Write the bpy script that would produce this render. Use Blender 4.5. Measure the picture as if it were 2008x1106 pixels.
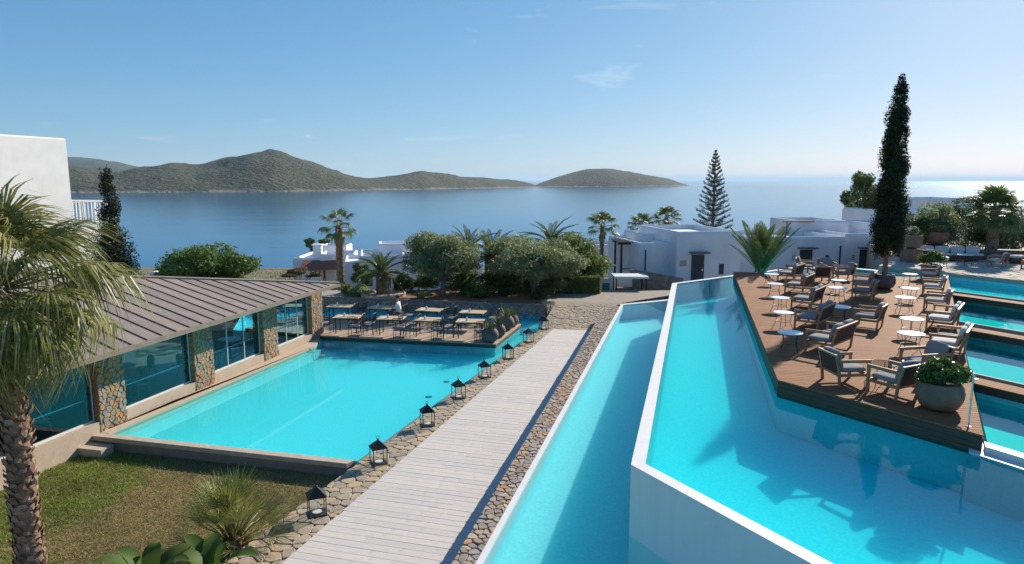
import bpy, math, random
import numpy as np
from mathutils import Vector, Matrix
R = math.radians
rng = random.Random(7)
for o in list(bpy.data.objects): bpy.data.objects.remove(o)
scene = bpy.context.scene
col = scene.collection

# ------------------------------------------------------------------ camera
cam = bpy.data.cameras.new('camera'); camo = bpy.data.objects.new('camera', cam); col.objects.link(camo)
cam.sensor_width = 36; cam.lens = 24.0; cam.clip_end = 200000; cam.clip_start = 0.1
camo.location = (0, 0, 7.0); camo.rotation_euler = (R(90 - 8.454), 0, 0)
scene.camera = camo

# ------------------------------------------------------------------ sky, sun, exposure
SUN_AZ, SUN_EL = 38.2, 27.3
w = bpy.data.worlds.new('World'); scene.world = w; w.use_nodes = True
nt = w.node_tree; nt.nodes.clear()
wo = nt.nodes.new('ShaderNodeOutputWorld'); bg = nt.nodes.new('ShaderNodeBackground')
sky = nt.nodes.new('ShaderNodeTexSky'); sky.sky_type = 'NISHITA'; sky.sun_disc = False
sky.sun_elevation = R(SUN_EL); sky.sun_rotation = R(SUN_AZ)
sky.altitude = 0; sky.air_density = 0.8; sky.dust_density = 0.4; sky.ozone_density = 1.0
bg.inputs['Strength'].default_value = 0.10
# a few faint wisps of cirrus
tc = nt.nodes.new('ShaderNodeTexCoord')
mp = nt.nodes.new('ShaderNodeMapping'); mp.inputs['Scale'].default_value = (2.2, 2.2, 9.0); mp.inputs['Rotation'].default_value = (0.25, 0.1, 0.4)
nz = nt.nodes.new('ShaderNodeTexNoise'); nz.inputs['Scale'].default_value = 2.3; nz.inputs['Detail'].default_value = 8; nz.inputs['Roughness'].default_value = 0.62
nz.inputs['Distortion'].default_value = 0.6
rp = nt.nodes.new('ShaderNodeValToRGB'); rp.color_ramp.elements[0].position = 0.635; rp.color_ramp.elements[1].position = 0.86
rp.color_ramp.elements[0].color = (0, 0, 0, 1); rp.color_ramp.elements[1].color = (.55, .55, .55, 1)
mixc = nt.nodes.new('ShaderNodeMixRGB'); mixc.inputs[2].default_value = (6.3, 6.9, 7.4, 1)
nt.links.new(tc.outputs['Generated'], mp.inputs[0]); nt.links.new(mp.outputs[0], nz.inputs['Vector'])
nt.links.new(nz.outputs['Fac'], rp.inputs[0]); nt.links.new(rp.outputs[0], mixc.inputs[0])
# response of the sky's colour channels (same for every direction): softens the glare round the sun and keeps the blue
sep = nt.nodes.new('ShaderNodeSeparateColor'); cmb = nt.nodes.new('ShaderNodeCombineColor'); nt.links.new(sky.outputs[0], sep.inputs[0])
for ch, (g_, k_) in enumerate(((.89, .375), (.62, .475), (.47, .598))):
    pw = nt.nodes.new('ShaderNodeMath'); pw.operation = 'POWER'; pw.inputs[1].default_value = g_
    ml = nt.nodes.new('ShaderNodeMath'); ml.operation = 'MULTIPLY'; ml.inputs[1].default_value = k_*.1**(g_-1)
    nt.links.new(sep.outputs[ch], pw.inputs[0]); nt.links.new(pw.outputs[0], ml.inputs[0]); nt.links.new(ml.outputs[0], cmb.inputs[ch])
nt.links.new(cmb.outputs[0], mixc.inputs[1]); nt.links.new(mixc.outputs[0], bg.inputs[0]); nt.links.new(bg.outputs[0], wo.inputs[0])

sl = bpy.data.lights.new('sun', 'SUN'); sl.energy = 5.0; sl.angle = R(0.53); sl.color = (1.0, 0.89, 0.74)
so = bpy.data.objects.new('sun', sl); col.objects.link(so)
sd = Vector((math.sin(R(SUN_AZ)) * math.cos(R(SUN_EL)), math.cos(R(SUN_AZ)) * math.cos(R(SUN_EL)), math.sin(R(SUN_EL))))
so.rotation_euler = sd.to_track_quat('Z', 'Y').to_euler(); so.location = (30, 40, 40)
vs = scene.view_settings; vs.view_transform = 'Standard'; vs.look = 'None'; vs.exposure = 0.58; vs.gamma = 1; vs.use_curve_mapping = False
scene.render.engine = 'CYCLES'
scene.cycles.max_bounces = 8; scene.cycles.transparent_max_bounces = 24
scene.cycles.caustics_reflective = False; scene.cycles.caustics_refractive = False
scene.cycles.use_denoising = True

# ================================================================== helpers
class MB:
    def __init__(s): s.v = []; s.f = []
    def add(s, vs, fs):
        b = len(s.v); s.v += [tuple(p) for p in vs]; s.f += [tuple(i + b for i in f) for f in fs]; return s
    def box(s, x0, x1, y0, y1, z0, z1):
        return s.add([(x0,y0,z0),(x1,y0,z0),(x1,y1,z0),(x0,y1,z0),(x0,y0,z1),(x1,y0,z1),(x1,y1,z1),(x0,y1,z1)],
              [(3,2,1,0),(4,5,6,7),(0,1,5,4),(1,2,6,5),(2,3,7,6),(3,0,4,7)])
    def obox(s, o, ux, a0, a1, b0, b1, z0, z1):
        """box in a frame: origin o (x,y), ux = unit dir, second axis = left of ux"""
        uy = (-ux[1], ux[0])
        c = [(a0,b0),(a1,b0),(a1,b1),(a0,b1)]
        P = [(o[0]+a*ux[0]+b*uy[0], o[1]+a*ux[1]+b*uy[1]) for a,b in c]
        return s.prism(P, z0, z1)
    def prism(s, poly, z0, z1):
        poly = ccw(poly); n = len(poly)
        return s.add([(x,y,z0) for x,y in poly]+[(x,y,z1) for x,y in poly],
            [tuple(range(n-1,-1,-1)), tuple(range(n,2*n))]+[(i,(i+1)%n,n+(i+1)%n,n+i) for i in range(n)])
    def slab(s, poly, z0, z1, bev=.004):
        """prism with a small chamfer round the top"""
        poly = ccw(poly); n = len(poly); ins = inset(poly, bev)
        return s.add([(x,y,z0) for x,y in poly]+[(x,y,z1-bev) for x,y in poly]+[(x,y,z1) for x,y in ins],
            [tuple(range(n-1,-1,-1)), tuple(range(2*n,3*n))]+[(i,(i+1)%n,n+(i+1)%n,n+i) for i in range(n)]
            +[(n+i,n+(i+1)%n,2*n+(i+1)%n,2*n+i) for i in range(n)])
    def sheet(s, poly, z):
        poly = ccw(poly); return s.add([(x,y,z) for x,y in poly], [tuple(range(len(poly)))])
    def tube(s, pts, r, n=6, cap=True):
        pts = [Vector(p) for p in pts]; m = len(pts); rr = r if isinstance(r,(list,tuple)) else [r]*m
        base = len(s.v); prev = None
        for i,p in enumerate(pts):
            t = (pts[min(i+1,m-1)]-pts[max(i-1,0)]).normalized()
            if prev is None:
                a = Vector((0,0,1)) if abs(t.z) < .9 else Vector((1,0,0)); u = t.cross(a).normalized()
            else: u = (prev - t*prev.dot(t)).normalized()
            prev = u; v = t.cross(u)
            for k in range(n):
                an = 2*math.pi*k/n; s.v.append(tuple(p+(u*math.cos(an)+v*math.sin(an))*rr[i]))
        for i in range(m-1):
            for k in range(n):
                a = base+i*n+k; b = base+i*n+(k+1)%n; s.f.append((a,b,b+n,a+n))
        if cap:
            s.f.append(tuple(base+k for k in range(n-1,-1,-1))); s.f.append(tuple(base+(m-1)*n+k for k in range(n)))
        return s
    def bar(s, a, b, wx, wy=None):
        """square bar from a to b"""
        wy = wy or wx; a = Vector(a); b = Vector(b); t = (b-a).normalized()
        u = t.cross(Vector((0,0,1))) if abs(t.z) < .95 else t.cross(Vector((0,1,0)))
        u.normalize(); v = t.cross(u)
        P = []
        for q in (a,b):
            for i,j in ((-1,-1),(1,-1),(1,1),(-1,1)): P.append(q+u*i*wx/2+v*j*wy/2)
        return s.add(P, [(0,1,2,3),(7,6,5,4),(4,5,1,0),(5,6,2,1),(6,7,3,2),(7,4,0,3)])
    def lathe(s, prof, n=24, cx=0, cy=0):
        base = len(s.v)
        for r,z in prof:
            for k in range(n):
                a = 2*math.pi*k/n; s.v.append((cx+r*math.cos(a), cy+r*math.sin(a), z))
        for i in range(len(prof)-1):
            for k in range(n):
                a = base+i*n+k; b = base+i*n+(k+1)%n; s.f.append((a,b,b+n,a+n))
        s.f.append(tuple(base+k for k in range(n-1,-1,-1))); s.f.append(tuple(base+(len(prof)-1)*n+k for k in range(n)))
        return s
    def cushion(s, cx, cy, cz, dx, dy, dz, e=.35, nu=14, nv=7, mat=None):
        base = len(s.v); sg = lambda c,p: math.copysign(abs(c)**p, c)
        for j in range(nv+1):
            ph = -math.pi/2+math.pi*j/nv
            for i in range(nu):
                th = 2*math.pi*(i+.5)/nu
                p = Vector((dx/2*sg(math.cos(ph),e)*sg(math.cos(th),e), dy/2*sg(math.cos(ph),e)*sg(math.sin(th),e), dz/2*sg(math.sin(ph),.7)))
                if mat: p = mat @ p
                s.v.append((p.x+cx,p.y+cy,p.z+cz))
        for j in range(nv):
            for i in range(nu):
                a = base+j*nu+i; b = base+j*nu+(i+1)%nu; s.f.append((a,b,b+nu,a+nu))
        return s
    def mesh(s, name, smooth=False):
        me = bpy.data.meshes.new(name); me.from_pydata(s.v, [], s.f); me.update()
        if smooth: me.polygons.foreach_set('use_smooth', [True]*len(me.polygons))
        return me
    def build(s, name, m, parent=None, smooth=False):
        return link(name, s.mesh(name, smooth), m, parent)

def link(name, me, m, parent=None):
    o = bpy.data.objects.new(name, me); col.objects.link(o)
    if m is not None and len(me.materials) == 0: me.materials.append(m)
    if parent is not None: o.parent = parent
    return o
def area(p): return sum(p[i][0]*p[(i+1)%len(p)][1]-p[(i+1)%len(p)][0]*p[i][1] for i in range(len(p)))/2
def ccw(p): return list(p) if area(p) > 0 else list(p)[::-1]
def inset(poly, d):
    n = len(poly); out = []
    for i in range(n):
        a, b, c_ = Vector(poly[i-1]), Vector(poly[i]), Vector(poly[(i+1)%n])
        e1 = (b-a); e2 = (c_-b)
        if e1.length < 1e-9 or e2.length < 1e-9: out.append(tuple(b)); continue
        e1.normalize(); e2.normalize()
        n1 = Vector((-e1.y,e1.x)); n2 = Vector((-e2.y,e2.x)); m = n1+n2
        if m.length < 1e-6: m = n1
        m.normalize(); k = d/max(.35, m.dot(n1)); q = b+m*k; out.append((q.x,q.y))
    return out
def clip(poly, px, py, nx, ny):
    """keep the side where (p-P).n <= 0"""
    out = []; n = len(poly)
    for i in range(n):
        a, b = poly[i], poly[(i+1)%n]
        da = (a[0]-px)*nx+(a[1]-py)*ny; db = (b[0]-px)*nx+(b[1]-py)*ny
        if da <= 0: out.append(a)
        if (da < 0 < db) or (db < 0 < da):
            t = da/(da-db); out.append((a[0]+t*(b[0]-a[0]), a[1]+t*(b[1]-a[1])))
    return out
def clip_convex(poly, conv):
    conv = ccw(conv)
    for i in range(len(conv)):
        a, b = conv[i], conv[(i+1)%len(conv)]
        if not poly: return poly
        poly = clip(poly, a[0], a[1], b[1]-a[1], -(b[0]-a[0]))
    return poly
def inside(p, poly):
    x,y = p; r = False; n = len(poly)
    for i in range(n):
        (x1,y1),(x2,y2) = poly[i],poly[(i+1)%n]
        if (y1>y)!=(y2>y) and x < (x2-x1)*(y-y1)/(y2-y1)+x1: r = not r
    return r
def cells(poly, d, rnd, stretch=(1,1)):
    """irregular stones filling a convex polygon: Voronoi cells of a jittered grid"""
    xs = [p[0] for p in poly]; ys = [p[1] for p in poly]; S = []
    dx, dy = d*stretch[0], d*stretch[1]; j = 0; y = min(ys)-dy
    while y < max(ys)+dy:
        x = min(xs)-dx+(dx/2 if j%2 else 0)
        while x < max(xs)+dx:
            S.append((x+rnd.uniform(-.42,.42)*dx, y+rnd.uniform(-.42,.42)*dy)); x += dx
        y += dy; j += 1
    out = []; m = max(dx,dy)
    grid = {}
    for q in S: grid.setdefault((int(q[0]//m),int(q[1]//m)),[]).append(q)
    for s in S:
        c = [(s[0]-2*m,s[1]-2*m),(s[0]+2*m,s[1]-2*m),(s[0]+2*m,s[1]+2*m),(s[0]-2*m,s[1]+2*m)]
        gx,gy = int(s[0]//m),int(s[1]//m)
        for ix in range(gx-2,gx+3):
            for iy in range(gy-2,gy+3):
                for q in grid.get((ix,iy),()):
                    if q is s: continue
                    c = clip(c, (s[0]+q[0])/2, (s[1]+q[1])/2, q[0]-s[0], q[1]-s[1])
        c = clip_convex(c, poly)
        if len(c) >= 3 and abs(area(c)) > .12*dx*dy: out.append(ccw(c))
    return out
def chaikin(p, k=.22):
    o = []
    for i in range(len(p)):
        a, b = p[i], p[(i+1)%len(p)]
        o.append((a[0]+(b[0]-a[0])*k, a[1]+(b[1]-a[1])*k)); o.append((a[0]+(b[0]-a[0])*(1-k), a[1]+(b[1]-a[1])*(1-k)))
    return o
def stone_geo(mb, cell, joint, h, fr=None, bev=.018, rnd=rng, tilt=.0):
    """fr maps (a,b,height) to the world"""
    p = inset(cell, joint/2)
    if abs(area(p)) < 1e-4 or area(p) < 0: return False
    p = chaikin(p); n = len(p); q = inset(p, bev)
    if area(q) <= 0: q = [(x*.5+sum(a for a,_ in p)/n*.5, y*.5+sum(b for _,b in p)/n*.5) for x,y in p]
    fr = fr or (lambda a,b,c: (a,b,c))
    tx, ty = rnd.uniform(-tilt,tilt), rnd.uniform(-tilt,tilt)
    mx = sum(a for a,_ in p)/n; my = sum(b for _,b in p)/n
    V = [fr(a,b,-.02) for a,b in p]+[fr(a,b,h*.62+(a-mx)*tx+(b-my)*ty) for a,b in p]+[fr(a,b,h+(a-mx)*tx+(b-my)*ty) for a,b in q]
    F = [tuple(range(2*n,3*n))]
    for i in range(n):
        j = (i+1)%n; F += [(i,j,n+j,n+i),(n+i,n+j,2*n+j,2*n+i)]
    mb.add(V,F); return True

def thing(name, label, cat, loc=(0,0,0), rz=0, group=None):
    o = bpy.data.objects.new(name, None); col.objects.link(o); o.location = loc; o.rotation_euler = (0,0,rz)
    o.empty_display_size = .2
    return tag(o, label, cat, group)
def tag(o, label=None, cat=None, group=None):
    if label: o['label'] = label
    if cat: o['category'] = cat
    if group: o['group'] = group
    return o
def struct(o): o['kind'] = 'structure'; return o
KIDS = {}
def kids(o):
    return [c for c in bpy.data.objects if c.parent == o]
def dup(root, loc, rz, label=None, group=None, scale=1.0, tree=None):
    tree = tree or KIDS.get(root.name) or KIDS.setdefault(root.name, [(c, [g for g in kids(c)]) for c in kids(root)])
    r = root.copy(); col.objects.link(r); r.location = loc; r.rotation_euler = (0,0,rz); r.scale = (scale,)*3
    if label: r['label'] = label
    if group: r['group'] = group
    for c, gs in tree:
        cc = c.copy(); col.objects.link(cc); cc.parent = r
        for g in gs: gg = g.copy(); col.objects.link(gg); gg.parent = cc
    return r

# ================================================================== materials
M = {}
def nodes(name):
    m = bpy.data.materials.new(name); m.use_nodes = True; t = m.node_tree; t.nodes.clear(); M[name] = m
    out = t.nodes.new('ShaderNodeOutputMaterial'); return m, t, out
def mat(name, c1, c2=None, rough=.7, scale=6., detail=5., bump=0., bscale=None, rand=None, island=None, spec=.4, stretch=None, metal=0., transl=0., dark=None, bdist=.02, coords='Object', mottle=None):
    """base colour runs between c1 and c2 by noise; rand = list of colours picked per object; island = same per loose piece"""
    m, t, out = nodes(name); N = t.nodes; Lk = t.links.new
    p = N.new('ShaderNodeBsdfPrincipled'); p.inputs['Roughness'].default_value = rough; p.inputs['Metallic'].default_value = metal
    p.inputs['Specular IOR Level'].default_value = spec
    tc = N.new('ShaderNodeTexCoord'); vec = tc.outputs[coords]
    if coords == 'Position':
        pass
    if stretch:
        mp = N.new('ShaderNodeMapping'); mp.inputs['Scale'].default_value = stretch; Lk(vec, mp.inputs[0]); vec = mp.outputs[0]
    nz = N.new('ShaderNodeTexNoise'); nz.inputs['Scale'].default_value = scale; nz.inputs['Detail'].default_value = detail; nz.inputs['Roughness'].default_value = .6
    Lk(vec, nz.inputs['Vector'])
    cr = N.new('ShaderNodeValToRGB'); cr.color_ramp.elements[0].position = .32; cr.color_ramp.elements[1].position = .68
    cr.color_ramp.elements[0].color = (*c1,1); cr.color_ramp.elements[1].color = (*(c2 or c1),1)
    Lk(nz.outputs['Fac'], cr.inputs[0]); cc = cr.outputs[0]
    for src, cols in ((rand,rand),(island,island)):
        if not src: continue
        if src is rand: s_ = N.new('ShaderNodeObjectInfo').outputs['Random']
        else: s_ = N.new('ShaderNodeNewGeometry').outputs['Random Per Island']
        r2 = N.new('ShaderNodeValToRGB'); r2.color_ramp.interpolation = 'LINEAR'
        els = r2.color_ramp.elements
        while len(els) < len(cols): els.new(.5)
        for i,cl in enumerate(cols): els[i].position = i/(len(cols)-1); els[i].color = (*cl,1)
        Lk(s_, r2.inputs[0])
        mx = N.new('ShaderNodeMixRGB'); mx.blend_type = 'MULTIPLY'; mx.inputs[0].default_value = 1
        Lk(cc, mx.inputs[1]); Lk(r2.outputs[0], mx.inputs[2]); cc = mx.outputs[0]
    if mottle:
        n2 = N.new('ShaderNodeTexNoise'); n2.inputs['Scale'].default_value = mottle[0]; n2.inputs['Detail'].default_value = 6
        Lk(tc.outputs[coords], n2.inputs['Vector'])
        r3 = N.new('ShaderNodeValToRGB'); r3.color_ramp.elements[0].position = mottle[2]; r3.color_ramp.elements[1].position = mottle[3]
        Lk(n2.outputs['Fac'], r3.inputs[0])
        mx = N.new('ShaderNodeMixRGB'); mx.inputs[2].default_value = (*mottle[1],1); Lk(r3.outputs[0], mx.inputs[0]); Lk(cc, mx.inputs[1]); cc = mx.outputs[0]
    Lk(cc, p.inputs['Base Color']); sh = p.outputs[0]
    if bump:
        nb = N.new('ShaderNodeTexNoise'); nb.inputs['Scale'].default_value = bscale or scale*4; nb.inputs['Detail'].default_value = 6; Lk(vec, nb.inputs['Vector'])
        b = N.new('ShaderNodeBump'); b.inputs['Strength'].default_value = bump; b.inputs['Distance'].default_value = bdist
        Lk(nb.outputs['Fac'], b.inputs['Height']); Lk(b.outputs[0], p.inputs['Normal'])
    if transl:
        tr = N.new('ShaderNodeBsdfTranslucent'); Lk(cc, tr.inputs['Color']); ms = N.new('ShaderNodeMixShader'); ms.inputs[0].default_value = transl
        Lk(sh, ms.inputs[1]); Lk(tr.outputs[0], ms.inputs[2]); sh = ms.outputs[0]
    Lk(sh, out.inputs[0]); return m
def water(name, tint, bump=.05, bscale=5., rough=.0, ior=1.2, pexp=6, smax=.62):
    m, t, out = nodes(name); N = t.nodes; Lk = t.links.new
    tr = N.new('ShaderNodeBsdfTransparent'); tr.inputs[0].default_value = (*tint,1)
    gl = N.new('ShaderNodeBsdfGlossy'); gl.inputs['Roughness'].default_value = rough; gl.inputs[0].default_value = (1,1,1,1)
    lw = N.new('ShaderNodeLayerWeight'); pw = N.new('ShaderNodeMath'); pw.operation = 'POWER'; pw.inputs[1].default_value = pexp; Lk(lw.outputs['Facing'], pw.inputs[0])
    f0 = ((ior-1)/(ior+1))**2; fr = N.new('ShaderNodeMath'); fr.operation = 'MULTIPLY_ADD'; fr.inputs[1].default_value = smax-f0; fr.inputs[2].default_value = f0; Lk(pw.outputs[0], fr.inputs[0])
    if bump:
        tc = N.new('ShaderNodeTexCoord'); nz = N.new('ShaderNodeTexNoise'); nz.inputs['Scale'].default_value = bscale; nz.inputs['Detail'].default_value = 3
        Lk(tc.outputs['Object'], nz.inputs['Vector'])
        b = N.new('ShaderNodeBump'); b.inputs['Strength'].default_value = bump; b.inputs['Distance'].default_value = .02
        Lk(nz.outputs['Fac'], b.inputs['Height']); Lk(b.outputs[0], gl.inputs['Normal']); Lk(b.outputs[0], lw.inputs['Normal'])
    ms = N.new('ShaderNodeMixShader'); Lk(fr.outputs[0], ms.inputs[0]); Lk(tr.outputs[0], ms.inputs[1]); Lk(gl.outputs[0], ms.inputs[2]); Lk(ms.outputs[0], out.inputs[0])
    return m

mat('white_plaster', (.74,.74,.73), (.82,.82,.81), .85, 1.5, bump=.12, bscale=9)
mat('villa_plaster', (.66,.67,.70), (.78,.78,.80), .9, .8, bump=.2, bscale=5, bdist=.03)
mat('pool_white', (.66,.66,.655), (.71,.71,.705), .5, 1.6, 7, stretch=(2.2,2.2,.3), bump=.06, bscale=8, mottle=(1.1,(.62,.615,.60),.6,.85))
mat('pool_paint', (.28,.75,.82), (.36,.84,.90), .6, 18, 2, bump=.0)
for q in M['pool_paint'].node_tree.nodes:
    if q.type == 'BSDF_PRINCIPLED':
        q.subsurface_method = 'BURLEY'; q.inputs['Specular IOR Level'].default_value = 0; q.inputs['Subsurface Weight'].default_value = .62; q.inputs['Subsurface Radius'].default_value = (.8,5.0,5.5); q.inputs['Subsurface Scale'].default_value = 1.0
mat('pool_paint_green', (.16,.66,.64), (.2,.7,.68), .6, 14, spec=0)
water('pool_water', (.24,.90,.93), .06, 7)
water('left_pool_water', (.40,.90,.92), .04, 7)
water('lower_pool_water', (.62,.90,.92), .02, 6)
water('green_pool_water', (.22,.92,.92), .05, 5)
mat('plank_stone', (.51,.475,.445), (.60,.565,.53), .85, 3, bump=.25, bscale=30, rand=[(.93,.93,.95),(1,1,1),(1.04,1.03,1.01)], stretch=(1,5,1), mottle=(2.6,(.30,.30,.31),.66,.86), coords='Generated' if False else 'Object')
mat('mortar', (.25,.215,.175), (.34,.295,.245), .95, 8, bump=.5, bscale=30)
STN = [(.36,.30,.24),(.24,.22,.21),(.40,.30,.21),(.20,.19,.19),(.44,.25,.13),(.33,.29,.25),(.27,.25,.24),(.42,.36,.28)]
mat('wall_stone', (.8,.78,.76), (1.25,1.2,1.15), .9, 9, bump=.6, bscale=26, rand=STN)
mat('wall_stone_far', (.75,.75,.75), (1.15,1.12,1.1), .9, 9, bump=.6, bscale=26, island=STN)
mat('flag_stone', (.75,.75,.75), (1.15,1.12,1.05), .9, 5, bump=.5, bscale=16, rand=[(.36,.30,.23),(.31,.27,.22),(.42,.33,.23),(.33,.29,.25),(.46,.35,.22),(.38,.33,.27)])
mat('pillar_stone', (.75,.75,.75), (1.15,1.1,1.05), .9, 7, bump=.6, bscale=22, rand=[(.46,.19,.08),(.34,.28,.20),(.27,.26,.22),(.44,.30,.17),(.24,.23,.20),(.50,.23,.10),(.38,.31,.21),(.30,.20,.13)])
mat('rough_stone', (.10,.09,.085), (.27,.24,.21), .95, 5, 8, bump=1., bscale=6, bdist=.08)
mat('coping', (.44,.35,.27), (.52,.42,.33), .8, 4, bump=.2)
mat('coping_dark', (.22,.18,.14), (.30,.24,.19), .9, 4, bump=.3)
mat('deck_board', (.215,.090,.040), (.305,.142,.068), .75, 3, 6, spec=.12, bump=.3, bscale=24, rand=[(.84,.84,.84),(1,1,1),(1.14,1.1,1.08)], stretch=(1,9,1))
mat('deck_board_far', (.40,.29,.21), (.50,.38,.28), .8, 3, 6, bump=.2, rand=[(.9,.9,.9),(1.06,1.06,1.06)])
mat('dark_timber', (.055,.032,.022), (.10,.06,.04), .6, 4, 5, stretch=(1,1,12))
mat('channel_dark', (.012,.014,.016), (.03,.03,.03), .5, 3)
mat('teak', (.33,.17,.085), (.44,.25,.14), .5, 7, 5, rand=[(.85,.85,.85),(1.1,1.1,1.1)])
mat('teak_dark', (.16,.075,.04), (.22,.11,.06), .5, 7, 5)
mat('rattan', (.03,.025,.025), (.07,.055,.05), .8, 60, 2, bump=.5, bscale=90)
mat('cushion_grey', (.22,.225,.235), (.27,.275,.285), .95, 40, 2, bump=.15, bscale=120)
mat('cushion_pale', (.50,.49,.47), (.60,.59,.57), .95, 40, 2, bump=.15, bscale=120)
mat('table_white', (.66,.74,.80), (.70,.78,.84), .35, 3)
mat('metal_black', (.015,.015,.016), (.03,.03,.03), .45, 20, metal=.3)
mat('metal_roof', (.255,.205,.17), (.33,.27,.225), .55, 1.6, 6, bump=.1, bscale=5, rand=[(.88,.88,.9),(1,1,1),(1.12,1.06,1.0)], mottle=(.9,(.28,.20,.16),.62,.8))
mat('metal_seam', (.09,.065,.05), (.13,.095,.075), .5, 3)
mat('metal_eave', (.20,.16,.13), (.27,.22,.17), .55, 3)
mat('steel', (.55,.57,.58), (.62,.63,.64), .25, 10, metal=.9)
mat('frame_white', (.62,.64,.66), (.7,.72,.72), .5, 5)
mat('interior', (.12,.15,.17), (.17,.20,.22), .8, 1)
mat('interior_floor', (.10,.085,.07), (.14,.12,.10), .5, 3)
mat('wicker', (.45,.33,.20), (.55,.42,.27), .8, 50, 2)
mat('terracotta', (.17,.10,.075), (.26,.16,.12), .9, 3.5, 7, bump=.25, bscale=14, mottle=(2.2,(.26,.20,.16),.58,.8))
mat('terracotta_red', (.22,.10,.07), (.32,.16,.11), .9, 3.5, 7, bump=.25, bscale=14)
mat('pot_dark', (.09,.07,.065), (.16,.125,.115), .75, 5, 6, bump=.2)
mat('soil', (.20,.09,.045), (.30,.15,.08), 1, 4, 7, bump=.6)
mat('dark_soil', (.03,.022,.016), (.05,.04,.03), 1, 10)
mat('lawn_soil', (.14,.12,.045), (.26,.19,.09), 1, .55, 9, bump=.6, bscale=20)
mat('blade', (.6,.6,.6), (1.2,1.2,1.2), .7, .8, 4, island=[(.15,.26,.025),(.23,.34,.04),(.30,.34,.065),(.18,.28,.03)], transl=.25)
mat('blade_dry', (.6,.6,.6), (1.2,1.2,1.2), .8, .8, 4, island=[(.42,.30,.12),(.32,.26,.085),(.46,.33,.15),(.24,.24,.07)], transl=.2)
mat('paving', (.25,.235,.22), (.33,.31,.29), .9, 2, 6, bump=.3, bscale=8)
mat('terrace_paving', (.38,.33,.28), (.46,.40,.34), .9, 1.5, 6, bump=.2)
mat('ground', (.09,.085,.045), (.18,.15,.09), 1, .06, 9, bump=.5, bscale=.8)
mat('door_dark', (.035,.045,.055), (.05,.06,.07), .5, 4)
mat('door_canopy', (.10,.10,.11), (.14,.14,.15), .7, 4)
mat('recess', (.05,.055,.07), (.07,.075,.09), .9, 2)
mat('roof_tile', (.20,.075,.05), (.28,.11,.075), .8, 6, bump=.3)
mat('bark', (.16,.12,.09), (.30,.24,.19), .95, 5, 8, bump=.9, bscale=14, stretch=(1,1,.35), bdist=.05)
mat('bark_grey', (.13,.115,.10), (.24,.21,.185), .95, 4, 8, bump=.8, bscale=9, stretch=(1,1,.4), bdist=.05)
mat('palm_bark', (.13,.08,.05), (.34,.24,.17), .95, 6, 8, bump=.9, bscale=12, bdist=.05)
mat('palm_boot', (.7,.7,.7), (1.2,1.2,1.2), .9, 8, 6, bump=.5, island=[(.24,.13,.08),(.36,.24,.16),(.18,.10,.065),(.40,.30,.22)])
mat('palm_red_bark', (.17,.08,.05), (.30,.16,.10), .95, 6, 8, bump=.9, bscale=9, bdist=.08)
def leafmat(n, cols, tr=.3, rough=.55, spec=.35): return mat(n, (.75,.75,.75), (1.2,1.2,1.2), rough, 1.2, 3, island=cols, transl=tr, spec=spec)
leafmat('fan_leaf', [(.10,.14,.022),(.17,.20,.04),(.27,.26,.08),(.13,.17,.03),(.36,.31,.15),(.20,.22,.05)], 0.35, .4)
leafmat('fan_leaf_far', [(0.072,0.121,0.032),(0.121,0.173,0.049),(0.173,0.213,0.072)], 0.3, .45)
leafmat('feather_leaf', [(0.066,0.112,0.034),(0.104,0.150,0.049),(0.160,0.188,0.066)], 0.35, .45)
leafmat('feather_leaf_fresh', [(0.070,0.119,0.028),(0.112,0.161,0.042),(0.154,0.182,0.063)], 0.3, .45)
leafmat('olive_leaf', [(0.115,0.154,0.065),(0.205,0.257,0.115),(0.308,0.347,0.192),(0.154,0.205,0.090)], 0.45)
leafmat('green_leaf', [(0.052,0.114,0.025),(0.104,0.187,0.042),(0.156,0.250,0.062)], 0.4)
leafmat('shrub_leaf', [(0.037,0.075,0.022),(0.075,0.122,0.037),(0.112,0.160,0.048)], 0.35)
leafmat('pot_leaf', [(0.040,0.096,0.019),(0.080,0.160,0.032),(0.144,0.224,0.064)], 0.3, .3)
leafmat('cypress_leaf', [(0.013,0.026,0.010),(0.022,0.040,0.015),(0.037,0.057,0.022)], 0.12, .7)
leafmat('pine_leaf', [(0.016,0.034,0.021),(0.029,0.052,0.033),(0.044,0.072,0.042)], 0.15, .7)
leafmat('hedge_leaf', [(0.078,0.111,0.031),(0.133,0.189,0.048),(0.221,0.265,0.088)], 0.45)
leafmat('bougain_leaf', [(0.112,0.064,0.032),(0.080,0.096,0.032),(0.256,0.080,0.048),(0.096,0.112,0.040)], 0.3)
leafmat('banana_leaf', [(.05,.10,.02),(.10,.16,.03)], .35, .55, .15)
leafmat('agave_leaf', [(0.070,0.112,0.042),(0.140,0.182,0.070)], 0.2)
mat('petiole', (.14,.15,.04), (.22,.20,.07), .5, 5)
mat('dead_leaf', (.30,.23,.15), (.42,.34,.23), .9, 5)
mat('sign_teal', (.02,.22,.25), (.03,.26,.29), .5, 5)
mat('skin', (.40,.24,.17), (.44,.27,.19), .6, 5)
mat('shirt', (.74,.74,.76), (.8,.8,.8), .9, 8)
mat('trousers', (.10,.09,.08), (.14,.12,.11), .9, 8)
mat('hair', (.04,.025,.018), (.07,.045,.03), .7, 30)
mat('drain', (.02,.16,.20), (.03,.2,.25), .5, 5)
mat('scrub_hill', (.03,.042,.018), (.105,.095,.055), 1, .02, 12, mottle=(.11,(.022,.034,.014),.47,.55), bump=1., bscale=.07, bdist=12)
t = M['scrub_hill'].node_tree; N = t.nodes; Lk = t.links.new
pb = [q for q in N if q.type == 'BSDF_PRINCIPLED'][0]; src = pb.inputs['Base Color'].links[0].from_socket
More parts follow.
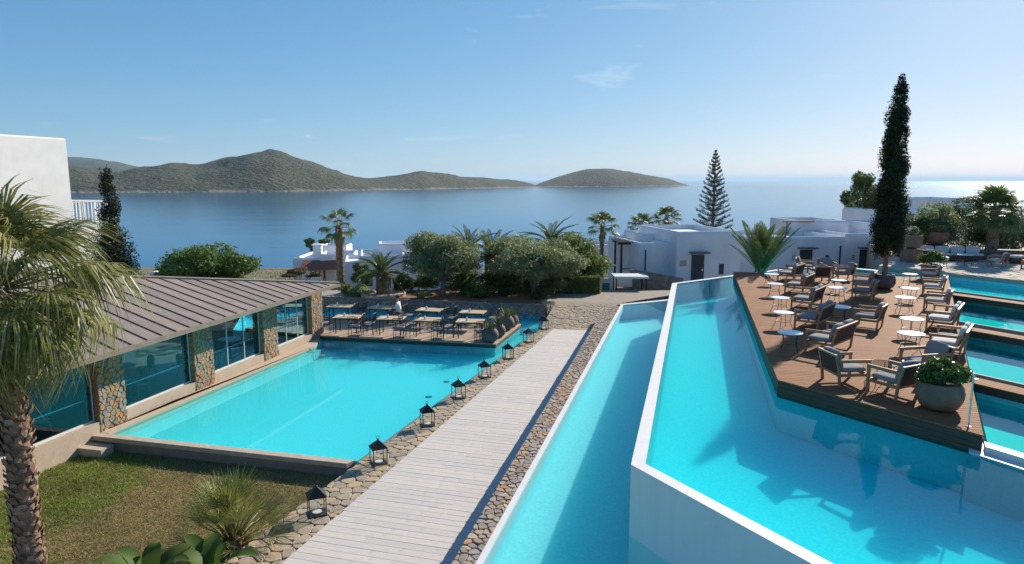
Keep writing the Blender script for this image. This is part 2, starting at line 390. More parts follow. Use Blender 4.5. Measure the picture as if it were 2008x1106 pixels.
ge = N.new('ShaderNodeNewGeometry'); sx = N.new('ShaderNodeSeparateXYZ'); Lk(ge.outputs['Position'], sx.inputs[0])
nz = N.new('ShaderNodeTexNoise'); nz.inputs['Scale'].default_value = .02; nz.inputs['Detail'].default_value = 6; Lk(ge.outputs['Position'], nz.inputs['Vector'])
ad = N.new('ShaderNodeMath'); ad.operation = 'MULTIPLY_ADD'; ad.inputs[1].default_value = -22; Lk(nz.outputs['Fac'], ad.inputs[0]); Lk(sx.outputs['Z'], ad.inputs[2])
mr = N.new('ShaderNodeMapRange'); mr.inputs['From Min'].default_value = -40; mr.inputs['From Max'].default_value = -33; mr.inputs['To Min'].default_value = .85; mr.inputs['To Max'].default_value = 0; Lk(ad.outputs[0], mr.inputs['Value'])
mx = N.new('ShaderNodeMixRGB'); mx.inputs[2].default_value = (.23,.20,.16,1); Lk(mr.outputs[0], mx.inputs[0]); Lk(src, mx.inputs[1]); Lk(mx.outputs[0], pb.inputs['Base Color'])
water('glass_clear', (.97,.98,.97), 0, ior=1.45, pexp=5, smax=1)
water('glass_teal', (.58,.84,.90), .01, .8, ior=1.52, pexp=5, smax=1)
# sea: deep blue body under a rippled mirror
m, t, out = nodes('sea'); N = t.nodes; Lk = t.links.new
df = N.new('ShaderNodeBsdfDiffuse'); df.inputs[0].default_value = (.008,.085,.19,1)
gl = N.new('ShaderNodeBsdfGlossy'); gl.inputs['Roughness'].default_value = .1; gl.inputs[0].default_value = (.82,.93,1,1)
lw = N.new('ShaderNodeLayerWeight'); pw = N.new('ShaderNodeMath'); pw.operation = 'POWER'; pw.inputs[1].default_value = 5; Lk(lw.outputs['Facing'], pw.inputs[0])
fr = N.new('ShaderNodeMath'); fr.operation = 'MULTIPLY_ADD'; fr.inputs[1].default_value = .80; fr.inputs[2].default_value = .02; Lk(pw.outputs[0], fr.inputs[0])
ms = N.new('ShaderNodeMixShader'); Lk(fr.outputs[0], ms.inputs[0]); Lk(df.outputs[0], ms.inputs[1]); Lk(gl.outputs[0], ms.inputs[2])
tc = N.new('ShaderNodeTexCoord'); hs = []
for sc_, st_ in (((.035,.11,1),.9),((.25,.6,1),.5),((.004,.018,1),2.5)):
    mp = N.new('ShaderNodeMapping'); mp.inputs['Scale'].default_value = sc_; Lk(tc.outputs['Object'], mp.inputs[0])
    nz = N.new('ShaderNodeTexNoise'); nz.inputs['Scale'].default_value = 1; nz.inputs['Detail'].default_value = 4; Lk(mp.outputs[0], nz.inputs['Vector'])
    mu = N.new('ShaderNodeMath'); mu.operation = 'MULTIPLY'; mu.inputs[1].default_value = st_; Lk(nz.outputs['Fac'], mu.inputs[0]); hs.append(mu)
a1 = N.new('ShaderNodeMath'); Lk(hs[0].outputs[0], a1.inputs[0]); Lk(hs[1].outputs[0], a1.inputs[1])
a2 = N.new('ShaderNodeMath'); Lk(a1.outputs[0], a2.inputs[0]); Lk(hs[2].outputs[0], a2.inputs[1])
b = N.new('ShaderNodeBump'); b.inputs['Strength'].default_value = .22; b.inputs['Distance'].default_value = .5; Lk(a2.outputs[0], b.inputs['Height']); Lk(b.outputs[0], gl.inputs['Normal'])
Lk(ms.outputs[0], out.inputs[0])

# ================================================================== noise for terrain
def vnoise(x, y, seed=0):
    xi, yi = math.floor(x), math.floor(y); fx, fy = x-xi, y-yi
    def h(i,j):
        n = (i*374761393 + j*668265263 + seed*1442695041) & 0xffffffff; n = ((n ^ (n >> 13))*1274126177) & 0xffffffff
        return ((n ^ (n >> 16)) & 0xffff)/65535.
    u, v = fx*fx*(3-2*fx), fy*fy*(3-2*fy)
    return (h(xi,yi)*(1-u)+h(xi+1,yi)*u)*(1-v)+(h(xi,yi+1)*(1-u)+h(xi+1,yi+1)*u)*v
def fbm(x, y, o=5, seed=0):
    s = 0; a = .5
    for k in range(o): s += a*(vnoise(x,y,seed+k)-.5); x *= 2.03; y *= 2.03; a *= .5
    return s
def lerp_tab(tab, x):
    if x <= tab[0][0]: return tab[0][1]
    for (a,b),(c_,d) in zip(tab, tab[1:]):
        if x <= c_: return b+(d-b)*(x-a)/(c_-a)
    return tab[-1][1]

# ================================================================== setting: sea, hills, ground
SEA = -30.0
mb = MB(); mb.add([(-90000,150,SEA),(90000,150,SEA),(90000,120000,SEA),(-90000,120000,SEA)],[(0,1,2,3)])
struct(mb.build('sea', M['sea']))
def hill(name, tab, shore, depth, seed, amp, na=260, nd=34):
    """a ridge of land: tab = (bearing x/y, slope of the crest above eye level), shore = distance of the near shore"""
    V = []; F = []; a0, a1 = tab[0][0], tab[-1][0]
    for j in range(nd+1):
        for i in range(na+1):
            a = a0+(a1-a0)*i/na; d0 = sum(lerp_tab(shore, a+k_*.012) for k_ in (-2,-1,0,1,2))/5; q = j/nd
            d = d0+depth*q; e = (lerp_tab(tab, a)*2+lerp_tab(tab, a-.008)+lerp_tab(tab, a+.008))/4
            dc = d0+depth*.55; hc = 7+e*dc-SEA                       # crest height above the sea
            prof = math.sin(min(1,q/.55)*math.pi/2)**.85 if q < .55 else math.cos((q-.55)/.45*math.pi/2)
            x, y = a*d, d
            n = fbm(x/190., y/190., 6, seed); n = n*.55+.45*(.22-abs(fbm(x/260.+7, y/420.+3, 5, seed+9))*1.6)
            z = SEA-2+hc*prof*(1+0*n)+amp*n*(prof**.6)*(1 if abs(q-.55) > .05 else .35)*min(1,hc/70)
            V.append((x,y,z))
    for j in range(nd):
        for i in range(na):
            k = j*(na+1)+i; F.append((k,k+1,k+na+2,k+na+1))
    mb = MB(); mb.v = V; mb.f = F
    return struct(mb.build(name, M['scrub_hill'], smooth=True))
K = lambda rows: [(a/1000., b/1000.) for a,b in rows]
hill('headland', K([(-760,17),(-696,17.5),(-641,21.1),(-571,11.7),(-526,18.9),(-492,25.5),(-459,22.6),(-422,26.2),(-378,35.6),(-341,40.7),(-304,30.5),(-268,17.5),(-232,6.6),(-202,4.4),(-173,8.8),(-132,14.6),(-106,8.8),(-77,6.6),(-40,5.1),(-3,.7),(27,-3.7),(40,-9.5)]),
     [(-.76,1990),(-.6,2100),(-.344,2290),(-.25,2500),(-.151,2800),(-.06,3180),(.027,3600),(.04,3660)], 900, 3, 78)
hill('island', K([(28,-9),(41,-2.9),(71,8),(108,16.8),(137,18.2),(167,12.4),(196,8.8),(226,2.9),(245,-2.9),(257,-7.5)]),
     [(.02,3900),(.06,3950),(.1,4040),(.145,4180),(.19,4380),(.23,4600),(.257,4780)], 700, 11, 34, 160)
hill('mountains', K([(-780,30),(-694,34.9),(-639,34.2),(-591,30.5),(-555,23.3),(-526,17.5),(-497,6.6),(-470,-2)]), [(-.8,6300),(-.4,6300)], 1500, 23, 70, 90)

def ground_z(x, y):
    base = lerp_tab([(-50,-1.6),(39,-1.6),(46,-2.0),(65,-3.6),(80,-5.2),(140,-13),(230,-24),(300,-31),(340,-36)], y)
    right = lerp_tab([(-50,-1.6),(39,-1.6),(43,-.55),(66,-.7),(80,-4),(140,-13),(230,-24),(300,-31),(340,-36)], y)
    k = min(1, max(0, (x-2)/7.)); k = k*k*(3-2*k)
    return base*(1-k)+right*k + fbm(x/14., y/14., 4, 5)*.9*min(1,max(0,(y-66)/20.))
V = []; F = []; nx_, ny_ = 110, 90
for j in range(ny_+1):
    y = -40+380*(j/ny_)**1.5
    for i in range(nx_+1):
        x = (i/nx_-.5); x = (abs(x)*2)**1.8*math.copysign(420,x); V.append((x,y,ground_z(x,y)))
for j in range(ny_):
    for i in range(nx_): k = j*(nx_+1)+i; F.append((k,k+1,k+nx_+2,k+nx_+1))
mb = MB(); mb.v = V; mb.f = F; struct(mb.build('ground', M['ground'], smooth=True))

# ================================================================== walkway of pale stone boards
WL = lambda y: -4.27+.3092*(y-11.7)          # left edge of the walkway
WR = lambda y: -1.02+.2445*(y-10.36)         # foot of the stone wall
mb = MB(); mb.prism([(WL(2)-.0,2),(WR(2)+.1,2),(WR(31.6)+.1,31.6),(WL(31.9),31.9)], -1.6, -.03)
walk = struct(mb.build('walkway', M['paving']))
ax = Vector((math.sin(R(15.5)), math.cos(R(15.5)))); lt = Vector((-ax.y, ax.x))
trap = ccw([(WL(8),8),(WR(8)+.05,8),(WR(31.6)+.05,31.6),(WL(31.85),31.85)])
r2 = random.Random(3); k = 0; tpos = 6.5
while tpos < 34:
    wd = .215; cuts = sorted([-9, 9]+[r2.uniform(-3.5,3.0)+tpos*0 for _ in range(2)])
    off = r2.uniform(0,1.9); cuts = [-9]+[c0 for c0 in [off-5+i*1.95 for i in range(9)]]+[9]
    for c0, c1 in zip(cuts, cuts[1:]):
        P = [ax*(tpos+.003)+lt*(c0+.002), ax*(tpos+wd-.003)+lt*(c0+.002), ax*(tpos+wd-.003)+lt*(c1-.002), ax*(tpos+.003)+lt*(c1-.002)]
        poly = clip_convex(ccw([(q.x,q.y) for q in P]), trap)
        if len(poly) >= 3 and abs(area(poly)) > .01:
            mx = sum(q[0] for q in poly)/len(poly); my = sum(q[1] for q in poly)/len(poly)
            m_ = MB(); m_.slab([(a-mx,b_-my) for a,b_ in poly], -.028, r2.uniform(-.002,.002), .003)
            o = m_.build('plank', M['plank_stone'], walk); o.location = (mx,my,0)
    tpos += wd

# ================================================================== flagstone strip with the lanterns
SL = lambda y: -3.86+.3335*(y-16.35)         # pool-side edge of the strip
mb = MB(); mb.prism([(SL(2),2),(WL(2)-.01,2),(WL(31.9)-.01,31.9),(SL(31.9),31.9)], -1.6, -.035)
strip = struct(mb.build('flagstone_border', M['mortar']))
r3 = random.Random(5)
for c_ in cells(ccw([(SL(9)+.01,9),(WL(9)-.015,9),(WL(16.4)-.015,16.4),(SL(16.4)+.01,16.4)]), .29, r3)+cells(ccw([(SL(16.4)+.01,16.4),(WL(16.4)-.015,16.4),(WL(31.9)-.015,31.9),(SL(31.9)+.01,31.9)]), .29, r3):
    m_ = MB()
    if stone_geo(m_, c_, .008, r3.uniform(.03,.042), lambda a,b,c: (a,b,c-.035), .012, r3, .02): m_.build('stone', M['flag_stone'], strip)

# ================================================================== stone ramp at the walkway's end
def ramp_z(x, y): return -.02+max(0,min(1,(y-31.9)/4.5))*.50
V = []; poly = [(1.2,31.95),(4.2,31.7),(5.05,33.3),(5.6,36),(8.3,40),(3.0,40),(2.3,36.2),(1.75,33.6)]
mb = MB()
gx = 24
for i in range(gx+1):
    y = 31.7+i*(40.6-31.7)/gx; xl = lerp_tab([(31.7,1.25),(33.6,1.72),(36.2,2.3),(40,2.0),(41,1.6)], y); xr = lerp_tab([(31.7,4.25),(33.3,4.85),(36,5.6),(40,10.6),(41,11)], y)
    for j in range(9):
        x = xl+(xr-xl)*j/8; mb.v.append((x,y,ramp_z(x,y)-.02))
for i in range(gx):
    for j in range(8): k = i*9+j; mb.f.append((k,k+1,k+10,k+9))
ramp = struct(mb.build('flagstone_ramp', M['mortar']))
r3 = random.Random(9)
for c_ in cells(ccw([(1.3,31.95),(4.3,31.72),(4.9,33.3),(5.45,36),(2.3,36),(1.75,33.6)]), .33, r3):
    mx = sum(q[0] for q in c_)/len(c_); my = sum(q[1] for q in c_)/len(c_); m_ = MB()
    if stone_geo(m_, c_, .02, r3.uniform(.02,.04), lambda a,b,c: (a,b,c+ramp_z(a,b)-.03), .014, r3, .03): m_.build('stone', M['flag_stone'], ramp)

# ================================================================== stone wall beside the lower pool
WO = lambda y: -.57+.2586*(y-10.41)          # outer edge of the pool's white lip
wall = MB(); wall.prism([(WR(3),3),(WO(3)-.02,3),(WO(33.6)-.02,33.6),(WR(33.6),33.6)], -1.6, .76)
swall = wall.build('stone_wall', M['mortar'])
tag(swall, 'low rubble stone wall between pale walkway and long lower pool', 'wall')
r3 = random.Random(11); near = []
for c_ in cells(ccw([(WR(8.8)+.005,8.8),(WO(8.8)-.025,8.8),(WO(33.6)-.025,33.6),(WR(33.6)+.005,33.6)]), .155, r3, (1,1.15)):
    near.append((sum(q[1] for q in c_)/len(c_), c_))
near.sort(key=lambda q: q[0]); rest = MB()
for i,(yy,c_) in enumerate(near):
    m_ = MB() if i < 300 else rest
    ok = stone_geo(m_, c_, .009, r3.uniform(.03,.052), lambda a,b,c: (a,b,c+.755), .012, r3, .10)
    if i < 300 and ok: m_.build('stone', M['wall_stone'], swall)
o = rest.build('far_stones', M['wall_stone_far'], swall); o['kind'] = 'stuff'
face = MB()                                   # the wall's outer face stones
for c_ in cells([(3,-.3),(33.6,-.3),(33.6,.74),(3,.74)], .2, r3):
    stone_geo(face, c_, .016, r3.uniform(.01,.03), lambda a,b,c: (WR(a)-c,a,b), .015, r3)
o = face.build('face_stones', M['wall_stone_far'], swall); o['kind'] = 'stuff'

# ================================================================== pools
def ring(mb, outer, inner, z0, z1):
    """flat rim between two loops of the same count plus its sides"""
    n = len(outer); b = len(mb.v)
    mb.v += [(x,y,z1) for x,y in outer]+[(x,y,z1) for x,y in inner]+[(x,y,z0) for x,y in outer]+[(x,y,z0) for x,y in inner]
    for i in range(n):
        j = (i+1)%n; mb.f += [(b+i,b+j,b+n+j,b+n+i),(b+2*n+i,b+2*n+j,b+j,b+i),(b+n+i,b+n+j,b+3*n+j,b+3*n+i)]
# --- left pool
LP = ccw([(-11.28,18.22),(-3.90,16.37),(1.62,32.9),(1.9,33.75),(1.75,34.7),(-5.6,36.4),(-10.3,37.55),(-15.2,38.8),(-13.2,31.6),(-8.6,30.9),(-8.45,28.3)])
mb = MB(); mb.sheet(LP, -.45)
n = len(LP); mb.v += [(x,y,-.45) for x,y in LP]+[(x,y,.0) for x,y in LP]
b0 = n
for i in range(n): j = (i+1)%n; mb.f.append((b0+j,b0+i,b0+n+i,b0+n+j))
lpool = struct(mb.build('left_pool', M['pool_paint']))
MB().sheet(LP, -.03).build('water', M['left_pool_water'], lpool)
mb = MB(); mb.prism([(1.7,34.66),(-5.6,36.36),(-10.3,37.5),(-15,38.7),(-14,36.6),(-10.7,35.2),(.5,32.75),(1.55,33.0)], -.44, -.22); mb.build('channel_floor', M['pool_paint'], lpool)
# white step and lip along the restaurant
mb = MB(); mb.prism([(-11.26,18.25),(-10.92,18.2),(-8.12,28.28),(-8.43,28.28)], -.6, -.11); mb.build('step', M['pool_white'], lpool)
# beige coping on the lawn side
cpd = Vector((7.4,-1.85)).normalized(); cpn = Vector((cpd.y,-cpd.x))
mb = MB(); a = Vector((-11.75,18.32)); b_ = Vector((-3.98,16.37))
mb.slab([tuple(a),tuple(b_),tuple(b_+cpn*.26+cpd*-.08),tuple(a+cpn*.26)], -.09, .03, .01); mb.build('coping', M['coping'], lpool)
mb = MB(); mb.prism([tuple(a+cpn*.02),tuple(b_+cpn*.02),tuple(b_+cpn*.21+cpd*-.08),tuple(a+cpn*.21)], -1.2, -.092); mb.build('coping_base', M['coping_dark'], lpool)
for x,y in ((-2.15,22.9),(-1.7,24.7)):
    mb = MB(); mb.lathe([(.12,-.448),(.12,-.44),(.10,-.435)],12,x-.75,y); mb.build('drain_cover', M['drain'], lpool)
# --- lower right pool
UO = [(2.08,11.34),(7.74,32.64)]
LWP = ccw([(WO(4)+.0,4),(6.0,4),(2.6,11.6),(8.2,33.2),(8.3,35.3),(WO(33.9),33.9)])
mb = MB(); mb.sheet(LWP, .02); n = len(LWP); mb.v += [(x,y,.02) for x,y in LWP]+[(x,y,.79) for x,y in LWP]
for i in range(n): j = (i+1)%n; mb.f.append((n+j,n+i,2*n+i,2*n+j))
wpool = struct(mb.build('lower_pool', M['pool_paint']))
MB().sheet(LWP, .765).build('water', M['lower_pool_water'], wpool)
mb = MB(); mb.prism([(WO(4)-.02,4),(WO(4)+.09,4),(WO(33.7)+.12,33.7),(WO(33.9)-.02,33.9)], .5, .80); mb.build('pool_lip', M['pool_white'], wpool)
mb = MB(); mb.prism([(WO(33.8),33.8),(8.3,35.25),(8.3,35.55),(WO(33.8)-.02,34.1)], -.2, .80); mb.build('pool_lip', M['pool_white'], wpool)
# --- upper infinity pool
d2 = (.5,-.8660254)                                   # direction of the near edge
UP = [(2.08,11.34),(6.55,3.6),(13.42,3.6),(8.64,11.88),(22.1,34.4),(20.9,36.0),(20.24,37.54),(19.23,38.65),(15.92,38.65),(14.17,37.32),(11.59,35.49),(7.74,32.64)]
UPi = inset(ccw(UP), .24)
mb = MB(); ring(mb, ccw(UP), UPi, .0, 2.09)
upool = struct(mb.build('infinity_pool', M['pool_white']))
mb = MB(); mb.sheet(UPi, 1.15); n = len(UPi); mb.v += [(x,y,1.15) for x,y in UPi]+[(x,y,2.07) for x,y in UPi]
for i in range(n): j = (i+1)%n; mb.f.append((n+j,n+i,2*n+i,2*n+j))
mb.build('basin', M['pool_paint'], upool)
MB().sheet(UPi, 2.055).build('water', M['pool_water'], upool)
# --- right hand row of pools
T0 = Vector((8.64,11.88)); sdir = Vector((22.1-8.64,34.4-11.88)).normalized(); dd = Vector(d2)
def RP(s, q): v = T0+sdir*s+dd*q; return (v.x,v.y)
SA = 26.2; LEN = 11.0
bands = [(0.0,3.9),(5.75,10.7),(13.2,18.2),(20.9,SA)]
mb = MB(); mb.prism([RP(.0,.0),RP(SA,.0),RP(SA,LEN),RP(0,LEN)], -1.6, .9)
rbase = struct(mb.build('pool_terrace_base', M['mortar']))
for i,(s0,s1) in enumerate(bands):
    P = [RP(s0+(.0 if i else .28),.06),RP(s1,.06),RP(s1,LEN),RP(s0+(.0 if i else .28),LEN)]
    mb = MB(); mb.sheet(P, 1.80); P = ccw(P); n = 4; mb.v += [(x,y,1.80) for x,y in P]+[(x,y,2.18) for x,y in P]
    for a_ in range(n): j = (a_+1)%n; mb.f.append((n+j,n+a_,2*n+a_,2*n+j))
    pp = struct(mb.build('plunge_pool', M['pool_paint_green' if i < 3 else 'pool_paint']))
    MB().sheet(P, 2.06).build('water', M['green_pool_water'], pp)
    if i == 0:
        m_ = MB(); m_.prism([RP(0,0),RP(.28,0),RP(.28,LEN),RP(0,LEN)], .9, 2.2); m_.build('pool_lip', M['pool_white'], pp)
    else:
        m_ = MB(); m_.prism([RP(s0-.07,.03),RP(s0,.03),RP(s0,LEN),RP(s0-.07,LEN)], .9, 2.2); m_.build('pool_lip', M['coping'], pp)
    if i < 3:                                          # timber bridge and the dark channel behind it
        mb = MB(); mb.prism([RP(s1,.02),RP(s1+.62,.02),RP(s1+.62,LEN),RP(s1,LEN)], .9, 2.355)
        br = tag(mb.build('timber_bridge', M['dark_timber']), ['narrow timber bridge beside the big planter, running to the pool edge','timber bridge second along the row, behind the long sofa','timber bridge at the far end of the deck, before the paved terrace'][i], 'bridge')
        for k in range(4):
            m_ = MB(); m_.slab([RP(s1-.01+.158*k,.02),RP(s1+.142+.158*k,.02),RP(s1+.142+.158*k,LEN),RP(s1-.01+.158*k,LEN)], 2.357, 2.385, .004); m_.build('plank', M['deck_board'], br)
        e1 = bands[i+1][0]-.07
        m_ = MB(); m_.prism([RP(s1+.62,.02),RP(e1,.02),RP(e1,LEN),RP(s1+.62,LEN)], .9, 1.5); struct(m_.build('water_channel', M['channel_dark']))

# ================================================================== main timber deck
DK = ccw([(6.2,15.42),(8.60,11.90),(20.84,32.28),(11.28,34.49)])
mb = MB(); mb.prism(inset(DK,.012), 1.98, 2.365)
deck = struct(mb.build('timber_deck', M['dark_timber']))
mb = MB(); mb.prism(inset(DK,.03), 1.16, 1.978); mb.build('pedestal', M['pool_paint'], deck)
mb = MB()
for z0 in (2.02,2.13,2.24): 
    ins = inset(DK,.004); mb.prism(ins, z0, z0+.10)
mb.build('fascia_board', M['dark_timber'], deck)
bx = Vector((math.cos(R(-14)), math.sin(R(-14)))); by = Vector((-bx.y,bx.x))
t = 5.0
while t < 40:
    P = [bx*-5+by*t, bx*40+by*t, bx*40+by*(t+.138), bx*-5+by*(t+.138)]
    poly = clip_convex(ccw([(q.x,q.y) for q in P]), DK)
    if len(poly) >= 3 and abs(area(poly)) > .01:
        mx = sum(q[0] for q in poly)/len(poly); my = sum(q[1] for q in poly)/len(poly)
        loc = [((a-mx)*bx.x+(b_-my)*bx.y, (a-mx)*by.x+(b_-my)*by.y) for a,b_ in poly]
        m_ = MB(); m_.slab(loc, 2.367, 2.4, .004); o = m_.build('plank', M['deck_board'], deck); o.location = (mx,my,0); o.rotation_euler.z = R(-14)
    t += .144

# ================================================================== dining deck
DD = ccw([(-8.45,29.85),(-.69,28.35),(.45,32.46),(-10.9,34.9),(-12.6,31.5)])
mb = MB(); mb.prism(inset(DD,.01), -.07, .085); ddeck = struct(mb.build('dining_deck', M['dark_timber']))
mb = MB(); mb.prism(inset(DD,.06), -.44, -.072); mb.build('pedestal', M['pool_paint'], ddeck)
ex = Vector((.9818,-.1898)); ey = Vector((-ex.y,ex.x)); t = 22
while t < 40:
    P = [ex*-30+ey*t, ex*20+ey*t, ex*20+ey*(t+.152), ex*-30+ey*(t+.152)]
    poly = clip_convex(ccw([(q.x,q.y) for q in P]), DD)
    if len(poly) >= 3 and abs(area(poly)) > .01: m_ = MB(); m_.slab(poly, .087, .12, .004); m_.build('plank', M['deck_board_far'], ddeck)
    t += .158

# ================================================================== raised garden behind the channel, back wall
BW = [(-15.4,38.9),(-10.3,37.6),(-5.6,36.45),(1.76,34.75),(2.28,36.15)]
garden = BW+[(2.0,40.6),(2.0,44.5),(-3.2,43.4),(-4.6,40.4),(-9.6,40.6),(-30,42.5),(-30,38.9)]
mb = MB(); mb.prism(garden, -2.5, .48); struct(mb.build('garden_bed', M['paving']))
mb = MB()
for (x1,y1),(x2,y2) in zip(BW,BW[1:]):
    d_ = Vector((x2-x1,y2-y1)); L_ = d_.length; d_.normalize(); nn = Vector((d_.y,-d_.x))
    mb.obox((x1,y1), (d_.x,d_.y), -.02, L_+.02, -.02, .3, -.62, .56)
bwall = tag(mb.build('garden_wall', M['rough_stone']), 'dark rubble garden wall behind the dining deck channel', 'wall')
r3 = random.Random(21); st = MB()
for (x1,y1),(x2,y2) in zip(BW,BW[1:]):
    d_ = Vector((x2-x1,y2-y1)); L_ = d_.length; d_.normalize(); nn = Vector((d_.y,-d_.x))
    for c_ in cells([(0,-.1),(L_,-.1),(L_,.55),(0,.55)], .2, r3, (1.3,.8)):
        stone_geo(st, c_, .02, r3.uniform(.03,.06), lambda a,b,c: (x1+d_.x*a+nn.x*(c+.01), y1+d_.y*a+nn.y*(c+.01), b), .02, r3)
    for c_ in cells([(0,-.3),(L_,-.3),(L_,-.01),(0,-.01)], .2, r3, (1.2,1)):
        stone_geo(st, c_, .02, r3.uniform(.02,.04), lambda a,b,c: (x1+d_.x*a+nn.x*b, y1+d_.y*a+nn.y*b, .56+c), .02, r3)
o = st.build('wall_stones', M['wall_stone_far'], bwall); o['kind'] = 'stuff'
# planting beds of red soil
mb = MB(); mb.prism([(-9.4,38.0),(-5.2,37.0),(1.6,35.9),(1.6,43),(-3.2,43),(-4.7,40.3),(-9.4,40.4)], .40, .52); struct(mb.build('soil_bed', M['soil']))
mb = MB(); mb.lathe([(1.25,.4),(1.28,.68),(1.16,.70),(1.12,.66)], 20, -7.3, 38.2); tag(mb.build('planter_ring', M['coping']), 'round beige stone ring around the short feathery palm', 'planter')

# ================================================================== lawn
LW = ccw([(-14.2,18.9),(-11.9,18.15),(-4.02,16.2),(-6.9,7.5),(-30,5),(-30,14)])
V = []; F = []
mb = MB(); mb.prism([(-30,2),(SL(2)+.05,2),(SL(16.4)+.05,16.5),(-11.9,18.5),(-30,19)], -1.55, -.36); struct(mb.build('lawn', M['lawn_soil']))
def blades(n, poly, seed, z0, hmin, hmax, sel):
    r = np.random.default_rng(seed); xs = [p[0] for p in poly]; ys = [p[1] for p in poly]; V = []; F = []; c_ = 0
    while c_ < n:
        x = r.uniform(min(xs),max(xs)); y = r.uniform(min(ys),max(ys))
        if not inside((x,y),poly): continue
        d_ = .8*fbm(x*.7,y*.7,4,77)+min(.12,.10*(x+9.0))-.16*max(0,12.9-y)-.05*max(0,y-16.6)*max(0,-8.5-x)
        pr_ = 1/(1+math.exp(-(d_-.03)*26)); pr_ = pr_ if sel else 1-pr_
        if r.uniform() > max(.06,pr_): continue
        a = r.uniform(0,6.28); h = r.uniform(hmin,hmax); w_ = r.uniform(.006,.012); l_ = r.uniform(-.6,.6)*h; l2 = r.uniform(-.6,.6)*h
        b = len(V); V += [(x-w_*math.cos(a),y-w_*math.sin(a),z0),(x+w_*math.cos(a),y+w_*math.sin(a),z0),(x+l_,y+l2,z0+h)]; F.append((b,b+1,b+2)); c_ += 1
    m = MB(); m.v = V; m.f = F; return m
view_lawn = [(-13.8,18.6),(-12.2,18.1),(-4.0,16.2),(-5.6,11.0),(-9,9.5),(-12,12)]
o = blades(52000, view_lawn, 1, -.365, .03, .085, False).build('grass', M['blade']); o['kind'] = 'stuff'; tag(o, 'short green lawn grass beside the restaurant', 'grass')
o = blades(30000, view_lawn, 2, -.365, .02, .06, True).build('dry_grass', M['blade_dry']); o['kind'] = 'stuff'; tag(o, 'dry yellowed grass in the middle of the lawn', 'grass')
mb = MB(); mb.obox((-11.6,17.95),(.97,-.24),.0,.75,-.42,.0,-.4,-.13); tag(mb.build('stone_step', M['coping']), 'square beige stone step at the lawn corner of the pool', 'step')

# ================================================================== restaurant with a metal roof
A0 = Vector((-11.5,18.3)); EV = Vector((.2416,.9704)); NV = Vector((.9704,-.2416))
def RS(s, q): v = A0+EV*s+NV*q; return (v.x,v.y)
rest_t = thing('restaurant', 'restaurant with brown standing-seam metal roof and stone pillars by the pool', 'restaurant', (A0.x,A0.y,0))
def loc2(p): return (p[0]-A0.x, p[1]-A0.y)
def rprism(mb, pts, z0, z1): mb.prism([loc2(RS(*q)) for q in pts], z0, z1)
# pool-side ledge, plinth and floor
mb = MB(); mb.prism([loc2(q) for q in (RS(-.1,.0),RS(11.9,.0),(-8.43,28.9),(-8.40,28.3),(-11.24,18.2),(-11.75,18.32))], -.5, .035); mb.build('ledge', M['coping'], rest_t)
PS = [0,3.9,7.8,11.35]; PW = .95
bays = [(-9,-.0),(PS[0]+PW,PS[1]),(PS[1]+PW,PS[2]),(PS[2]+PW,PS[3])]
for s0,s1 in bays:
    mb = MB(); rprism(mb, [(s0,-.02),(s1,-.02),(s1,-.34),(s0,-.34)], -1.2, .33); mb.build('plinth', M['coping'], rest_t)
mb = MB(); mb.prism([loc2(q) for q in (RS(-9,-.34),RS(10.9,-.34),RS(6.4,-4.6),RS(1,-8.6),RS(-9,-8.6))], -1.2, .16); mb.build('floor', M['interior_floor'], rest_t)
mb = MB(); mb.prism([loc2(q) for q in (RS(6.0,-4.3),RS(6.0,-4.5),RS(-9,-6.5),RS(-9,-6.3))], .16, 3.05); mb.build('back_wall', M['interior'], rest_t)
# pillars: core plus every facing stone
r3 = random.Random(31)
for s0 in PS:
    pl = MB(); rprism(pl, [(s0+.03,-.03),(s0+PW-.03,-.03),(s0+PW-.03,-.47),(s0+.03,-.47)], -.5, 2.42); po = pl.build('pillar', M['mortar'], rest_t)
    def fr_e(a,b,c): q = RS(s0+a, -.03+c); return (q[0]-A0.x,q[1]-A0.y,b)
    def fr_s(a,b,c): q = RS(s0+.03-c, -.48+a); return (q[0]-A0.x,q[1]-A0.y,b)
    def fr_n(a,b,c): q = RS(s0+PW-.03+c, -.48+a); return (q[0]-A0.x,q[1]-A0.y,b)
    for fr, wd, dens in ((fr_e,PW,.165),(fr_s,.48,.18)):
        for c_ in cells([(0,-.4),(wd,-.4),(wd,2.4),(0,2.4)], dens, r3, (1.1,.85)):
            m_ = MB()
            if stone_geo(m_, c_, .007, r3.uniform(.02,.05), fr, .01, r3, .08): m_.build('stone', M['pillar_stone'], po)
# glazing
def pane(s0, s1, q, z0, z1, mull, rails):
    fr = MB(); rprism(fr, [(s0,q-.025),(s1,q-.025),(s1,q+.025),(s0,q+.025)], z0, z0+.05); rprism(fr, [(s0,q-.025),(s1,q-.025),(s1,q+.025),(s0,q+.025)], z1-.05, z1)
    for i in range(mull+1):
        s_ = s0+(s1-s0)*i/mull; s_ = min(max(s_,s0+.02),s1-.02); rprism(fr, [(s_-.014,q-.02),(s_+.014,q-.02),(s_+.014,q+.02),(s_-.014,q+.02)], z0+.05, z1-.05)
    f = fr.build('window_frame', M['frame_white'], rest_t)
    for i in range(mull):
        a, b_ = s0+(s1-s0)*i/mull+.016, s0+(s1-s0)*(i+1)/mull-.016
        g = MB(); rprism(g, [(a,q-.006),(b_,q-.006),(b_,q+.006),(a,q+.006)], z0+.052, z1-.052); g.build('pane', M['glass_teal'], f)
    for z in rails:
        g = MB(); rprism(g, [(s0,q-.16),(s1,q-.16),(s1,q-.13),(s0,q-.13)], z, z+.03); g.build('rail', M['steel'], f)
